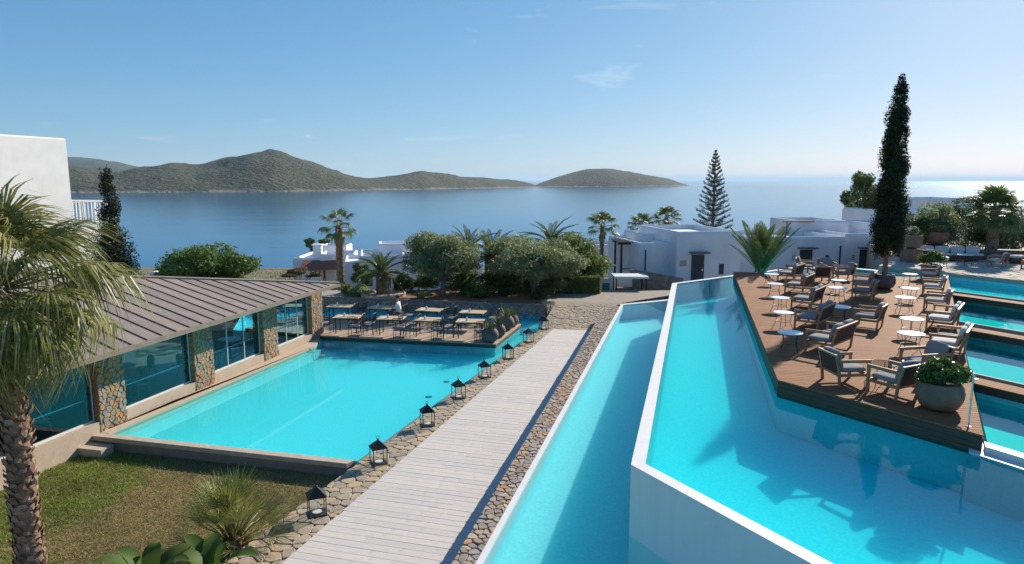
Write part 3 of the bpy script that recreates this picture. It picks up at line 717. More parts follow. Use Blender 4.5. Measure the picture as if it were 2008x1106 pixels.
pane(-9,-4.3,-.2,.33,2.36,2,(.95,)); pane(-4.26,-.02,-.2,.33,2.36,1,(.95,)); pane(PS[0]+PW+.02,PS[1]-.02,-.2,.33,2.36,1,(.95,)); pane(PS[1]+PW+.02,PS[2]-.02,-.2,.33,2.36,3,(.95,)); pane(PS[2]+PW+.02,PS[3]-.02,-.2,.33,2.36,3,(.95,))
# small brackets with spot lamps under the eave
for k in range(9):
    s_ = -2.2+1.7*k; q = loc2(RS(s_,.35)); m_ = MB(); m_.tube([(q[0],q[1],2.40),(q[0],q[1],2.30)],.012,6); q2 = loc2(RS(s_,.47)); m_.tube([(q[0],q[1],2.29),(q2[0],q2[1],2.24)],.035,8); m_.build('spot_lamp', M['frame_white'], rest_t)
# the roof: panels and seams follow the fall
RQ = .80; ZE = 2.45; SLP = .14; TIP = 12.45
rd = Vector((math.sin(R(-57)), math.cos(R(-57))))
top_a = Vector(RS(TIP,RQ)); top_b = Vector((-14.39,26.53)); tdir = (top_b-top_a).normalized(); top_c = top_a+tdir*13.5
rpoly = ccw([RS(-9,RQ), RS(TIP,RQ), tuple(top_c), RS(-9,-9.5)])
def rz(x, y): return ZE+SLP*(RQ-((x-A0.x)*NV.x+(y-A0.y)*NV.y))
roof = MB(); n = len(rpoly)
roof.v += [(x-A0.x,y-A0.y,rz(x,y)-.02) for x,y in rpoly]+[(x-A0.x,y-A0.y,rz(x,y)-.10) for x,y in rpoly]
roof.f += [tuple(range(n)), tuple(range(2*n-1,n-1,-1))]+[(n+i,n+(i+1)%n,(i+1)%n,i) for i in range(n)]
roofo = roof.build('roof', M['metal_eave'], rest_t)
rw = Vector((rd.y,-rd.x)); r3 = random.Random(41); sp = .585
for k in range(-14, 40):
    b0 = Vector(RS(-1.84+sp*k,RQ)); b1 = Vector(RS(-1.84+sp*(k+1),RQ))
    P = [b0, b1, b1+rd*22, b0+rd*22]; poly = clip_convex(ccw([(q.x,q.y) for q in P]), inset(rpoly,.015))
    if len(poly) < 3 or abs(area(poly)) < .02: continue
    n = len(poly); m_ = MB(); dz = r3.uniform(0,.004)
    m_.v += [(x-A0.x,y-A0.y,rz(x,y)-.018) for x,y in poly]+[(x-A0.x,y-A0.y,rz(x,y)+.002+dz) for x,y in poly]
    m_.f += [tuple(range(n,2*n))]+[(i,(i+1)%n,n+(i+1)%n,n+i) for i in range(n)]
    m_.build('roof_panel', M['metal_roof'], roofo)
    # seam on the panel's first edge
    e = clip_convex(ccw([tuple(b0-rw*.011),tuple(b0+rw*.011),tuple(b0+rw*.011+rd*22),tuple(b0-rw*.011+rd*22)]), inset(rpoly,.02))
    if len(e) >= 3:
        n = len(e); m_ = MB(); m_.v += [(x-A0.x,y-A0.y,rz(x,y)) for x,y in e]+[(x-A0.x,y-A0.y,rz(x,y)+.032) for x,y in e]
        m_.f += [tuple(range(n,2*n))]+[(i,(i+1)%n,n+(i+1)%n,n+i) for i in range(n)]; m_.build('seam', M['metal_seam'], roofo)
m_ = MB(); q0, q1 = top_a, top_c
for a_, b_ in ((q0,q1),):
    nn = Vector((-tdir.y,tdir.x)); L_ = []
    for p_, off in ((a_,-.09),(b_,-.09),(b_,.09),(a_,.09)): pp = p_+nn*off; L_.append((pp.x-A0.x,pp.y-A0.y,rz(pp.x,pp.y)))
    m_.v += [(x,y,z-.02) for x,y,z in L_]+[(x,y,z+.06) for x,y,z in L_]; m_.f += [(4,5,6,7),(0,1,5,4),(1,2,6,5),(2,3,7,6),(3,0,4,7)]
m_.build('ridge_cap', M['metal_roof'], roofo)
m_ = MB(); rprism(m_, [(-9,RQ-.005),(TIP,RQ-.005),(TIP,RQ+.05),(-9,RQ+.05)], ZE-.13, ZE-.015); m_.build('gutter', M['metal_eave'], roofo)

# ================================================================== white plaster houses
def fr_poly(o, az, w_, d_): 
    u = Vector((math.cos(R(az)),math.sin(R(az)))); v = Vector((-u.y,u.x)); o = Vector(o)
    return [tuple(o),tuple(o+u*w_),tuple(o+u*w_+v*d_),tuple(o+v*d_)], u, v
def block(parent, name, o, az, w_, d_, z0, z1, mat_='villa_plaster', par=.28, rec=.35):
    P, u, v = fr_poly(o, az, w_, d_); P = ccw(P); lo = parent.location
    def L(q): return [(x-lo.x,y-lo.y) for x,y in q]
    c1 = inset(P,.05); c2 = inset(P,.12); i0 = inset(P,par-.06); i1 = inset(P,par)
    rings = [(P,z0),(P,z1-.16),(c1,z1-.05),(c2,z1),(i0,z1),(i1,z1-.05),(i1,z1-rec)]
    mb = MB()
    for q,z in rings: mb.v += [(x,y,z-lo.z) for x,y in L(q)]
    for k in range(len(rings)-1):
        for i in range(4): j = (i+1)%4; mb.f.append((k*4+i,k*4+j,k*4+4+j,k*4+4+i))
    k = len(rings)-1; mb.f.append((k*4,k*4+1,k*4+2,k*4+3))
    return mb.build(name, M[mat_], parent), u, v
def on_wall(parent, o, az, s, z, w_, h, dep, name, m, off=.0, par=None):
    """box on the wall starting at o along az (outside is to the right of the direction)"""
    lo = parent.location; u = Vector((math.cos(R(az)),math.sin(R(az)))); nrm = Vector((u.y,-u.x)); q = Vector(o)+u*s+nrm*off
    mb = MB(); c_ = [q, q+u*w_, q+u*w_+nrm*dep, q+nrm*dep]; mb.prism([(p_.x-lo.x,p_.y-lo.y) for p_ in c_], z-lo.z, z+h-lo.z)
    return mb.build(name, M[m], par or parent)
def door(parent, o, az, s, z, w_=.95, h=2.1, canopy=True):
    f = on_wall(parent, o, az, s-.08, z, w_+.16, h+.08, .03, 'door_frame', 'white_plaster')
    d = on_wall(parent, o, az, s, z, w_, h, .05, 'door', 'door_dark', 0)
    on_wall(parent, o, az, s+w_-.16, z+1.0, .05, .14, .04, 'door_handle', 'steel', .05, d)
    on_wall(parent, o, az, s+.12, z+.2, w_-.24, .75, .012, 'door_panel', 'recess', .05, d)
    on_wall(parent, o, az, s+.12, z+1.15, w_-.24, .75, .012, 'door_panel', 'recess', .05, d)
    if canopy: on_wall(parent, o, az, s-.18, z+h+.1, w_+.36, .09, .6, 'door_canopy', 'door_canopy')
    on_wall(parent, o, az, s-.55, z+1.35, .22, .4, .02, 'wall_plate', 'coping')
def window(parent, o, az, s, z, w_=.45, h=.8):
    f = on_wall(parent, o, az, s-.05, z-.05, w_+.1, h+.1, .025, 'window', 'white_plaster')
    on_wall(parent, o, az, s, z, w_, h, .035, 'pane', 'recess', 0, f)
    on_wall(parent, o, az, s-.08, z-.1, w_+.16, .05, .09, 'sill', 'white_plaster', 0, f)
GZ = -.75
# house A beside the norfolk pine
hA = thing('villa', 'white cubic villa with stone retaining wall in front, nearest the pools', 'house', (10.9,45,0))
block(hA,'main_block',(10.9,45),10.4,4.6,7.2,GZ-1,3.66)
block(hA,'side_block',(8.55,45.7),10.4,2.2,6.5,GZ-1,2.85)
block(hA,'upper_block',(9.3,48.6),10.4,1.4,4.0,2.6,3.25,par=.2,rec=.15)
door(hA,(10.9,45),10.4,1.05,.02,.92,2.1); window(hA,(10.9,45),10.4,3.05,.75,.36,.72)
for s_ in (.25,): on_wall(hA,(10.9,45),10.4,s_,1.35,.25,.4,.02,'wall_plate','coping')
m_ = MB(); m_.tube([(-1.95,.55,2.4),(-1.95,.55,-.8)],.05,8); m_.build('drain_pipe', M['metal_black'], hA)
# timber pergola at its side
for i in range(4):
    pass
pg = thing('pergola', 'dark timber pergola against the left side of the nearest villa', 'pergola', (7.6,47.2,-.7))
for x,y in ((0,0),(.95,.15),(-.1,2.2),(.85,2.35)): m_ = MB(); m_.box(x-.07,x+.07,y-.07,y+.07,-1.2,3.3); m_.build('post', M['dark_timber'], pg)
for y in (0,2.25): m_ = MB(); m_.bar((-.3,y-.02,3.37),(1.2,y+.18,3.37),.1,.14); m_.build('beam', M['dark_timber'], pg)
for k in range(6): m_ = MB(); m_.bar((-.2+.24*k,-.25,3.48),(-.32+.24*k,2.6,3.48),.06,.09); m_.build('slat', M['dark_timber'], pg)
for k in range(3): m_ = MB(); m_.bar((0,0,.6+.5*k),(.95,.15,.6+.5*k),.05,.06); m_.build('rail', M['dark_timber'], pg)
# stone retaining wall in front of house A
rw_t = thing('retaining_wall', 'brown rubble retaining wall below the nearest white villa', 'wall', (7.6,43.6,-1.4))
m_ = MB(); m_.add([(0,.0,-1),(3.2,-.95,-1),(3.25,-.6,-1),(.1,.4,-1),(0,0,2.75),(3.2,-.95,2.28),(3.25,-.6,2.28),(.1,.4,2.75)],[(3,2,1,0),(4,5,6,7),(0,1,5,4),(1,2,6,5),(2,3,7,6),(3,0,4,7)]); m_.build('wall_core', M['mortar'], rw_t)
r3 = random.Random(51); st = MB(); dv = Vector((3.2,-.95)).normalized()
for c_ in cells([(0,0),(3.34,0),(3.34,2.28),(0,2.73)], .22, r3, (1.2,.85)):
    stone_geo(st, c_, .02, r3.uniform(.02,.05), lambda a,b,c: (dv.x*a+dv.y*c, dv.y*a-dv.x*c, b), .015, r3)
o = st.build('wall_stones', M['wall_stone_far'], rw_t); o['kind'] = 'stuff'
# house B, long and lower
hB = thing('villa', 'long low white villa with dark canopied door behind the young palm', 'house', (15.6,48.5,0))
block(hB,'main_block',(15.4,49.2),4,9.0,7,GZ-1,2.95)
block(hB,'porch_block',(14.6,47.6),6,2.6,3.5,GZ-1,3.1)
window(hB,(14.6,47.6),6,.7,.75,.4,.8); door(hB,(15.4,49.2),4,2.0,-.2,.95,2.1,False)
door(hB,(15.4,49.2),4,5.6,-.1,.95,2.1); window(hB,(15.4,49.2),4,7.55,.85,.32,.75); window(hB,(15.4,49.2),4,4.6,.75,.2,.2)
m_ = MB(); m_.tube([(8.35,1.1,2.3),(8.35,1.1,-.8)],.06,8); m_.build('drain_pipe', M['metal_black'], hB)
# house C, set back with a terrace roof
hC = thing('villa', 'white villa with a tall parapet block behind the canopied door', 'house', (23,54,0))
block(hC,'main_block',(23.4,55.5),2,4.0,6,GZ-1,3.75); block(hC,'low_block',(25.0,51.2),3,4.2,6,GZ-1,3.05)
door(hC,(25.0,51.2),3,1.2,-.3,.9,2.15,True)
m_ = MB(); m_.bar((-1.0,1.4,3.75),(1.4,1.4,3.75),.5,.1); m_.bar((-.8,1.2,2.6),(-.8,1.2,3.75),.1); m_.build('roof_canopy', M['coping_dark'], hC)
# house D behind the cypress
hD = thing('villa', 'white stepped villa partly hidden by the tall potted cypress', 'house', (29,52,0))
block(hD,'main_block',(29.0,52.2),4,4.6,7,GZ-1,3.6); block(hD,'upper_block',(31.0,57.5),4,7.5,6,GZ-1,4.55); block(hD,'far_block',(38.5,66),4,6,6,-2,5.3)
door(hD,(29.0,52.2),4,2.3,-.1,.95,2.15,True); window(hD,(29.0,52.2),4,.8,.9,.4,.7)
# houses lower on the slope
hE = thing('villa', 'small white villa with brown tiled lean-to roof below the restaurant', 'house', (-20,74,-4.5))
block(hE,'main_block',(-23.6,73),0,5.0,7,-8,-1.25); block(hE,'gable_block',(-20.4,72.2),8,3.6,4,-8,-.75); block(hE,'rear_block',(-22.0,78),0,3,3,-8,-.35,par=.15)
m_ = MB(); m_.add([(-2.2,-3.6,2.35),(1.9,-3.2,2.35),(1.9,-1.6,3.1),(-2.2,-1.7,3.1),(-2.2,-3.6,2.25),(1.9,-3.2,2.25),(1.9,-1.6,3.0),(-2.2,-1.7,3.0)],[(0,1,2,3),(7,6,5,4),(0,4,5,1),(1,5,6,2),(2,6,7,3),(3,7,4,0)]); lt_ = m_.build('lean_to_roof', M['roof_tile'], hE)
for x,y in ((1.8,-3.1),(.4,-3.3)): m_ = MB(); m_.box(x-.09,x+.09,y-.09,y+.09,-3,2.26); m_.build('post', M['dark_timber'], hE)
m_ = MB(); m_.box(-2.1,-.2,-3.2,-1.9,-3,2.1); m_.build('porch_wall', M['white_plaster'], hE)
m_ = MB(); m_.box(-2.1,-1.2,1.5,2.2,2.9,4.35); m_.box(-2.2,-1.1,1.4,2.3,4.35,4.5); m_.build('chimney', M['white_plaster'], hE)
hF = thing('villa', 'two-storey white villa behind the short feathery palm', 'house', (-13,63,-3.6))
block(hF,'main_block',(-13.6,60.5),12,4.1,6,-7,.35); block(hF,'side_block',(-15.4,62),12,2,6,-7,-.35); block(hF,'roof_terrace',(-12.6,64),12,4.2,3,-2,1.1,par=.4,rec=.6); block(hF,'long_wing',(-9.6,61.4),10,7,5,-7,-.6)
window(hF,(-13.6,60.5),12,.5,-2.4,.6,.9); window(hF,(-13.6,60.5),12,1.8,-2.6,.9,1.2); window(hF,(-13.6,60.5),12,.5,-3.7,.6,.8)
on_wall(hF,(-9.6,61.4),10,4.4,-3.4,2.4,1.2,.1,'shutter','frame_white')
hG = thing('villa', 'white domed villa roof just left of the dark round tree', 'house', (-31,66,-4))
block(hG,'main_block',(-33.2,62),0,4.6,6,-8,-1.3); m_ = MB(); m_.lathe([(1.5,1.9),(1.35,2.6),(.9,3.2),(.3,3.45)],20,-.5,-1.5); m_.build('dome', M['white_plaster'], hG)
hH = thing('villa', 'distant white villas roof glimpsed behind the slim fan palm trunk', 'house', (8.6,66,-4))
block(hH,'main_block',(7.2,64),6,3.4,5,-7,1.0); block(hH,'lower_block',(6.6,58),6,3.0,5,-7,-.4)
# tall hotel block at the left edge
hL = thing('hotel_block', 'tall plain white hotel block with a railed balcony at the left', 'building', (-22,33,0))
u16 = Vector((.2756,.9613)); P_ = Vector((-20.9,32.6)); 
qs = [P_, P_-u16*26, P_-u16*26+Vector((-.9613,.2756))*9, P_+Vector((-.9613,.2756))*9]
m_ = MB(); m_.slab([(q.x+22,q.y-33) for q in qs], -2, 8.95, .06); m_.build('wall', M['white_plaster'], hL)
bq = [P_+u16*.02, P_+u16*2.6, P_+u16*2.6+Vector((-.9613,.2756))*4, P_+u16*.02+Vector((-.9613,.2756))*4]
m_ = MB(); m_.prism([(q.x+22,q.y-33) for q in bq], -2, 4.85); bl = m_.build('balcony', M['white_plaster'], hL)
for k in range(15):
    q = P_+u16*(.1+2.4*k/14)+Vector((-.9613,.2756))*.08; m_ = MB(); w_ = .03 if k%7 else .06; m_.box(q.x+22-w_/2,q.x+22+w_/2,q.y-33-w_/2,q.y-33+w_/2,4.85,5.95); m_.build('baluster', M['frame_white'], bl)
q0 = P_+u16*.05+Vector((-.9613,.2756))*.08; q1 = P_+u16*2.55+Vector((-.9613,.2756))*.08
m_ = MB(); m_.bar((q0.x+22,q0.y-33,5.98),(q1.x+22,q1.y-33,5.98),.07,.05); m_.build('handrail', M['frame_white'], bl)
q2 = q1+Vector((-.9613,.2756))*3.8
for k in range(1,16):
    q = q1+(q2-q1)*k/15; m_ = MB(); m_.box(q.x+22-.015,q.x+22+.015,q.y-33-.015,q.y-33+.015,4.85,5.95); m_.build('baluster', M['frame_white'], bl)
m_ = MB(); m_.bar((q1.x+22,q1.y-33,5.98),(q2.x+22,q2.y-33,5.98),.07,.05); m_.build('handrail', M['frame_white'], bl)

# paved lane in front of the houses
mb = MB(); mb.prism([(2.1,40.7),(12,40.2),(26,41.5),(40,44),(40,56),(24,52),(14,47),(2.1,47)], -1.5, -.5); struct(mb.build('lane', M['paving']))
# terrace at the back right
TR = [RP(SA+.02,-3.6),RP(SA+.02,LEN+6),(60,28),(60,52),(27,52),(23.4,41)]
mb = MB(); mb.prism(TR, -1.5, 2.36); terr = struct(mb.build('paved_terrace', M['terrace_paving']))
r3 = random.Random(61)
tp = ccw([RP(SA+.04,-3.0),RP(SA+.04,8),(34,37),(32.5,44.5),(24.2,41)])
for c_ in cells(tp, .9, r3, (1,1)):
    m_ = MB()
    if stone_geo(m_, c_, .03, .03, lambda a,b,c: (a,b,2.358+c), .012, r3): m_.build('stone', M['terrace_paving'], terr)
# ================================================================== furniture on the main deck
ORD = ['first','second','third','fourth','fifth','sixth','seventh','eighth']
def make_lounge(name, wd, seat_m, back_m, n_c=1, wood='teak'):
    t = thing(name, 'x', 'chair'); h = wd/2
    for s in (-1,1):
        m_ = MB(); m_.bar((.36,s*(h-.03),0),(.36,s*(h-.03),.575),.05,.055); m_.build('leg', M[wood], t)
        m_ = MB(); m_.bar((-.30,s*(h-.03),0),(-.34,s*(h-.03),.40),.05,.055); m_.bar((-.34,s*(h-.03),.40),(-.43,s*(h-.03),.74),.05,.05); m_.build('leg', M[wood], t)
        m_ = MB(); m_.bar((.40,s*(h-.03),.59),(-.40,s*(h-.03),.60),.028,.075); m_.build('arm', M[wood], t)
    m_ = MB(); m_.box(.335,.385,-h+.06,h-.06,.24,.31); m_.box(-.33,-.28,-h+.06,h-.06,.24,.31)
    for s in (-1,1): m_.box(-.30,.36,s*(h-.03)-.022,s*(h-.03)+.022,.245,.305)
    m_.build('seat_frame', M[wood], t)
    m_ = MB(); nb = int(wd/.16)
    m_.bar((-.43,-h+.01,.735),(-.43,h-.01,.735),.05,.045)
    m_.build('back_rail', M[wood], t)
    k0 = MB(); k0.add([(-.325,-h+.055,.30),(-.325,h-.055,.30),(-.425,h-.055,.715),(-.425,-h+.055,.715),(-.345,-h+.055,.30),(-.345,h-.055,.30),(-.445,h-.055,.715),(-.445,-h+.055,.715)],[(0,1,2,3),(7,6,5,4),(0,4,5,1),(1,5,6,2),(2,6,7,3),(3,7,4,0)]); k0.build('back_panel', M['rattan'], t)
    cw = (wd-.13)/n_c
    for i in range(n_c):
        y = -h+.065+cw*(i+.5)
        m_ = MB(); m_.cushion(.045,y,.375,.66,cw-.01,.13,.28); m_.build('seat_cushion', M[seat_m], t, True)
        m_ = MB(); m_.cushion(-.285,y,.60,.13,cw-.015,.46,.3, mat=Matrix.Rotation(R(-14),3,'Y')); m_.build('back_cushion', M[back_m], t, True)
    return t
def make_table(top='table_white', r=.31, h=.5, glass=False):
    t = thing('side_table', 'x', 'table')
    m_ = MB(); m_.lathe([(r-.01,h-.022),(r,h-.018),(r,h-.004),(r-.006,h)],28); m_.build('table_top', M[top], t)
    for k in range(4):
        a = R(45+90*k); c_,s_ = math.cos(a),math.sin(a)
        m_ = MB(); m_.tube([(c_*(r-.05),s_*(r-.05),h-.022),(c_*(r-.10),s_*(r-.10),h*.55),(c_*(r-.06),s_*(r-.06),.1),(c_*r,s_*r,0)],.009,5); m_.build('leg', M['metal_black'], t)
    m_ = MB(); m_.tube([((r-.095)*math.cos(R(20*k)),(r-.095)*math.sin(R(20*k)),h*.42) for k in range(19)],.006,5,False); m_.build('ring', M['metal_black'], t)
    return t
G_S = 'two-seat sofas in the pool-side row on the deck'
DZ = 2.4
sofa = make_lounge('sofa',1.46,'cushion_grey','cushion_grey',2,'teak'); sofa_p = make_lounge('sofa',1.46,'cushion_pale','cushion_pale',2,'teak')
arm_g = make_lounge('armchair',.76,'cushion_grey','cushion_grey'); arm_p = make_lounge('armchair',.76,'cushion_pale','cushion_pale')
firsts = {}
def put(proto, x, y, rz, label, cat, group, z=DZ, scale=1.0):
    if proto.name not in firsts:
        firsts[proto.name] = 1; KIDS.setdefault(proto.name, [(c, list(kids(c))) for c in kids(proto)])
        proto.location = (x,y,z); proto.rotation_euler = (0,0,R(rz)); o = proto; o.scale = (scale,)*3
        o['label'] = label; o['category'] = cat; o['group'] = group; return o
    o = dup(proto, (x,y,z), R(rz), label, group, scale); o['category'] = cat; return o
for i,(x,y,a) in enumerate([(13.02,31.6,142),(11.95,28.1,143),(10.85,24.7,142),(9.6,21.3,140),(8.75,18.35,134)]):
    put(sofa if i != 1 else sofa, x, y, a, f'grey-cushioned teak two-seater, {ORD[i]} from the young palm in the pool-side row', 'sofa', G_S)
for i,(x,y,a) in enumerate([(19.3,31.2,150),(17.2,27.5,145),(15.25,24.1,142)]):
    put(arm_p, x, y, a, f'pale-cushioned armchair, {ORD[i]} from the paved terrace along the deck edge', 'armchair', 'armchairs along the right deck edge')
for i,(x,y,a) in enumerate([(13.6,21.1,141),(11.75,17.9,141)]):
    put(sofa_p, x, y, a, ['pale-cushioned two-seater on the deck edge beside the armchair row','pale-cushioned two-seater on the deck edge just behind the big planter'][i], 'sofa', 'sofas along the right deck edge')
for i,(x,y,a) in enumerate([(15.05,28.9,145),(13.8,26.4,143),(11.3,21.2,140)]):
    put(arm_g, x, y, a, ['grey armchair right in front of the cypress pot','grey armchair in mid-deck, one step from the cypress pot','grey armchair in mid-deck, alone beside a round white table'][i], 'armchair', 'grey armchairs in the middle of the deck')
for x,y,a,l in [(7.62,15.2,6,'teak armchair with its back to the pool at the deck corner'),(8.30,14.35,116,'teak armchair facing the glass table beside the big planter'),(9.8,15.75,190,'teak armchair tucked behind the leafy planter'),
                (14.7,34.0,-25,'teak armchair at the far deck edge turned away from the palm'),(15.5,33.3,-98,'teak armchair at the far deck edge facing along the deck'),(14.05,31.0,92,'teak armchair with its dark back to the deck, among the far group'),(15.6,31.8,172,'teak armchair of the far group, facing the young palm')]:
    put(arm_g, x, y, a, l, 'armchair', 'grey armchairs')
tb = make_table()
for x,y,r_,l in [(11.53,30.05,1,'round white side table closest to the young palm'),(10.59,27.17,1,'round white side table between the first and second pool-side sofas'),(9.52,23.89,1,'round white side table by the third pool-side sofa'),(8.56,21.14,1,'round white side table by the fourth pool-side sofa'),(7.57,18.16,1.05,'round white side table by the sofa at the deck corner'),
    (13.63,28.17,1,'round white side table behind the second pool-side sofa'),(12.49,25.86,1.1,'round white side table in the open middle of the deck'),(10.59,21.75,1.15,'round white side table shaded by the lone grey armchair'),
    (17.69,30.05,1,'round white side table between cypress pot and leafy bowl'),(15.25,25.86,1.05,'round white side table before the middle edge armchair'),(13.85,23.68,1.08,'round white side table before the third edge armchair'),(11.9,19.94,1.08,'round white side table before the farther edge sofa'),(10.75,17.97,1.08,'round white side table before the nearer edge sofa')]:
    put(tb, x, y, 20+x*30, l, 'table', 'round side tables on the deck', scale=r_)
tg = make_table('glass_clear', .33, .52); tg['label'] = 'round glass-topped wire table between the two corner armchairs'; tg.location = (8.35,15.0,DZ)
m_ = MB(); m_.tube([(.325*math.cos(R(15*k)),.325*math.sin(R(15*k)),.51) for k in range(25)],.01,5,False); m_.build('top_rim', M['metal_black'], tg)
# slim metal stanchion at the tip of the deck
po = thing('stanchion', 'slim steel post standing at the pointed deck corner', 'post', (8.62,12.35,DZ))
m_ = MB(); m_.lathe([(.05,0),(.05,.012),(.02,.02)],14); m_.build('base_plate', M['steel'], po)
m_ = MB(); m_.tube([(0,0,.015),(0,0,.98)],.017,10); m_.build('pole', M['steel'], po)
m_ = MB(); m_.lathe([(.02,.98),(.034,1.0),(.034,1.03),(.012,1.05)],12); m_.bar((0,0,.93),(.07,-.03,.93),.025); m_.build('cap', M['steel'], po)

# ================================================================== leaves
def leaf_mesh(P, Nn, size, r, aspect=.5, name='leaves'):
    """diamond leaves at points P; Nn preferred normals (or None)"""
    n = len(P); d = r.normal(size=(n,3)); d /= np.linalg.norm(d,axis=1,keepdims=True)
    if Nn is not None: d = d*.75+Nn*.6; d /= np.linalg.norm(d,axis=1,keepdims=True)
    e = r.normal(size=(n,3)); e = np.cross(d,e); e /= np.linalg.norm(e,axis=1,keepdims=True)+1e-9
    f = np.cross(d,e); s = size*r.uniform(.6,1.3,(n,1))
    V = np.empty((n,4,3)); V[:,0] = P-d*0-e*s; V[:,1] = P+f*s*aspect; V[:,2] = P+e*s; V[:,3] = P-f*s*aspect
    return V.reshape(-1,3), np.arange(4*n).reshape(-1,4)
def np_mesh(name, V, Q):
    me = bpy.data.meshes.new(name); nv, nq = len(V), len(Q); k = Q.shape[1]
    me.vertices.add(nv); me.vertices.foreach_set('co', V.astype(np.float32).ravel())
    me.loops.add(nq*k); me.loops.foreach_set('vertex_index', Q.astype(np.int32).ravel())
    me.polygons.add(nq); me.polygons.foreach_set('loop_start', np.arange(0,nq*k,k,dtype=np.int32)); me.polygons.foreach_set('loop_total', np.full(nq,k,dtype=np.int32))
    me.update(calc_edges=True); me.validate(); return me
def blob_points(blobs, n, r, shell=.55):
    """points in the outer shells of many ellipsoid clumps (x,y,z,rx,rz)"""
    vol = np.array([b[3]*b[3]*b[4] for b in blobs])**.72; cnt = np.maximum(6,(n*vol/vol.sum()).astype(int)); P = []; N_ = []
    for b,c_ in zip(blobs,cnt):
        d = r.normal(size=(c_,3)); d /= np.linalg.norm(d,axis=1,keepdims=True)
        rad = (shell+(1-shell)*r.uniform(0,1,(c_,1))**.6)*r.uniform(.82,1.12,(c_,1))
        P.append(np.array(b[:3])+d*rad*np.array([b[3],b[3],b[4]])); N_.append(d)
    return np.concatenate(P), np.concatenate(N_)
def crown(name, blobs, n, size, m, parent, seed, aspect=.5, shell=.5):
    r = np.random.default_rng(seed); P, N_ = blob_points(blobs, n, r, shell); V, Q = leaf_mesh(P, N_, size, r, aspect)
    return link(name, np_mesh(name, V, Q), M[m], parent)
def clumps(rnd, cx, cy, cz, rx, rz_, k, sub=.38, low=-.6):
    out = []
    while len(out) < k:
        x,y,z = rnd.uniform(-1,1),rnd.uniform(-1,1),rnd.uniform(low,1)
        q = x*x+y*y+z*z
        if q > 1 or q < .18: continue
        s = sub*rnd.uniform(.65,1.25); out.append((cx+x*rx*.8,cy+y*rx*.8,cz+z*rz_*.8,rx*s,rz_*s*.85))
    return out
def tree(name, label, cat, x, y, z, h, rx, rz_, cz, k, n, size, m, seed, bark='bark_grey', sub=.36, limbs=6, group=None, aspect=.45, r0=.14, fork=.3, shell=.45):
    rnd = random.Random(seed); t = thing(name, label, cat, (x,y,z), 0, group)
    bl = clumps(rnd, 0, 0, cz, rx, rz_, k, sub)
    tr = MB(); fk = Vector((rnd.uniform(-.1,.1),rnd.uniform(-.1,.1),h*fork)); tr.tube([(0,0,-.3),(rnd.uniform(-.05,.05),0,h*fork*.5),tuple(fk)],[r0*1.35,r0*1.05,r0],9)
    tro = tr.build('trunk', M[bark], t, True)
    for i in range(limbs):
        b = bl[i*len(bl)//limbs]; e = Vector(b[:3]); mid = fk+(e-fk)*.5+Vector((rnd.uniform(-.25,.25),rnd.uniform(-.25,.25),rnd.uniform(-.05,.2)))*rx*.4
        l_ = MB(); l_.tube([tuple(fk-Vector((0,0,.1))),tuple(fk+(mid-fk)*.5),tuple(mid),tuple(e)],[r0*.75,r0*.55,r0*.4,r0*.15],7); l_.build('limb', M[bark], tro, True)
    crown('crown', bl, n, size, m, t, seed, aspect, shell); return t
# ------------------------------------------------------------------ palms
def fan_frond(seed, lp=.9, rf=.8, n=26, droop=.5, spread=118, narrow=1.):
    """fan leaf: petiole along +X, then a split fan with drooping tips"""
    rnd = random.Random(seed); mb = MB(); pt = MB()
    c_ = [(0,0,0),(lp*.5,0,.05),(lp,0,.02)]; pt.tube(c_,[.022,.016,.011],5)
    hub = Vector((lp,0,.02))
    for i in range(n):
        an = R(-spread+2*spread*i/(n-1)+rnd.uniform(-2,2)); L_ = rf*(1-.28*abs(an)/R(spread))*rnd.uniform(.88,1.1); wd = L_*math.radians(2*spread/(n-1))*.58*narrow
        d = Vector((math.cos(an),math.sin(an),0)); sd_ = Vector((-d.y,d.x,0)); fold = .3; dr = droop*rnd.uniform(.6,1.5)
        fr = [(0,.15),(.35,.75),(.62,1.0),(.82,.55),(1.0,.06)]; b = len(mb.v)
        for t_,w_ in fr:
            sag = -dr*max(0,t_-.45)**1.6*L_*2.2; back = -max(0,t_-.6)*dr*.35*L_
            p_ = hub+d*(L_*t_+back)+Vector((0,0,sag+.10*math.sin(abs(an))*t_*L_))
            for q,o_ in ((-1,0),(0,-fold),(1,0)):
                v = p_+sd_*q*wd*w_*.5+Vector((0,0,(-o_)*wd*w_*.5)); mb.v.append(tuple(v))
        for k in range(len(fr)-1):
            for q in range(2): i0 = b+k*3+q; mb.f.append((i0,i0+1,i0+4,i0+3))
    return mb, pt
def feather_frond(seed, L_=2.2, n=46, arch=.9, rise=.9, leaf=.42):
    """feather leaf: arching rachis along +X with leaflets in a shallow V"""
    rnd = random.Random(seed); mb = MB(); pt = MB()
    def C(t): return Vector((L_*t*math.cos(rise*.0)*(1-.10*t*t),0,L_*(.0+t*.02)-arch*L_*t*t*.55))
    ra = [C(k/9.) for k in range(10)]; pt.tube([tuple(p) for p in ra],[.028*(1-.85*k/9)+.003 for k in range(10)],5)
    for i in range(n):
        t = .10+.9*i/(n-1); p = C(t); tg = (C(min(1,t+.02))-C(max(0,t-.02))).normalized(); up = Vector((-tg.z,0,tg.x))
        ll = leaf*(math.sin(math.pi*min(1,t*.80+.16))**.7)*rnd.uniform(.88,1.1)
        for s in (-1,1):
            d = (Vector((0,s,0))*.80+tg*(.45+.5*t)+up*.30).normalized(); e = p+d*ll+Vector((0,0,-.10*ll)); w_ = tg*.016; mid = p+d*ll*.5
            b = len(mb.v); mb.v += [tuple(p-w_),tuple(mid-w_*1.5),tuple(e),tuple(mid+w_*1.5)]; mb.f.append((b,b+1,b+2,b+3))
    return mb, pt
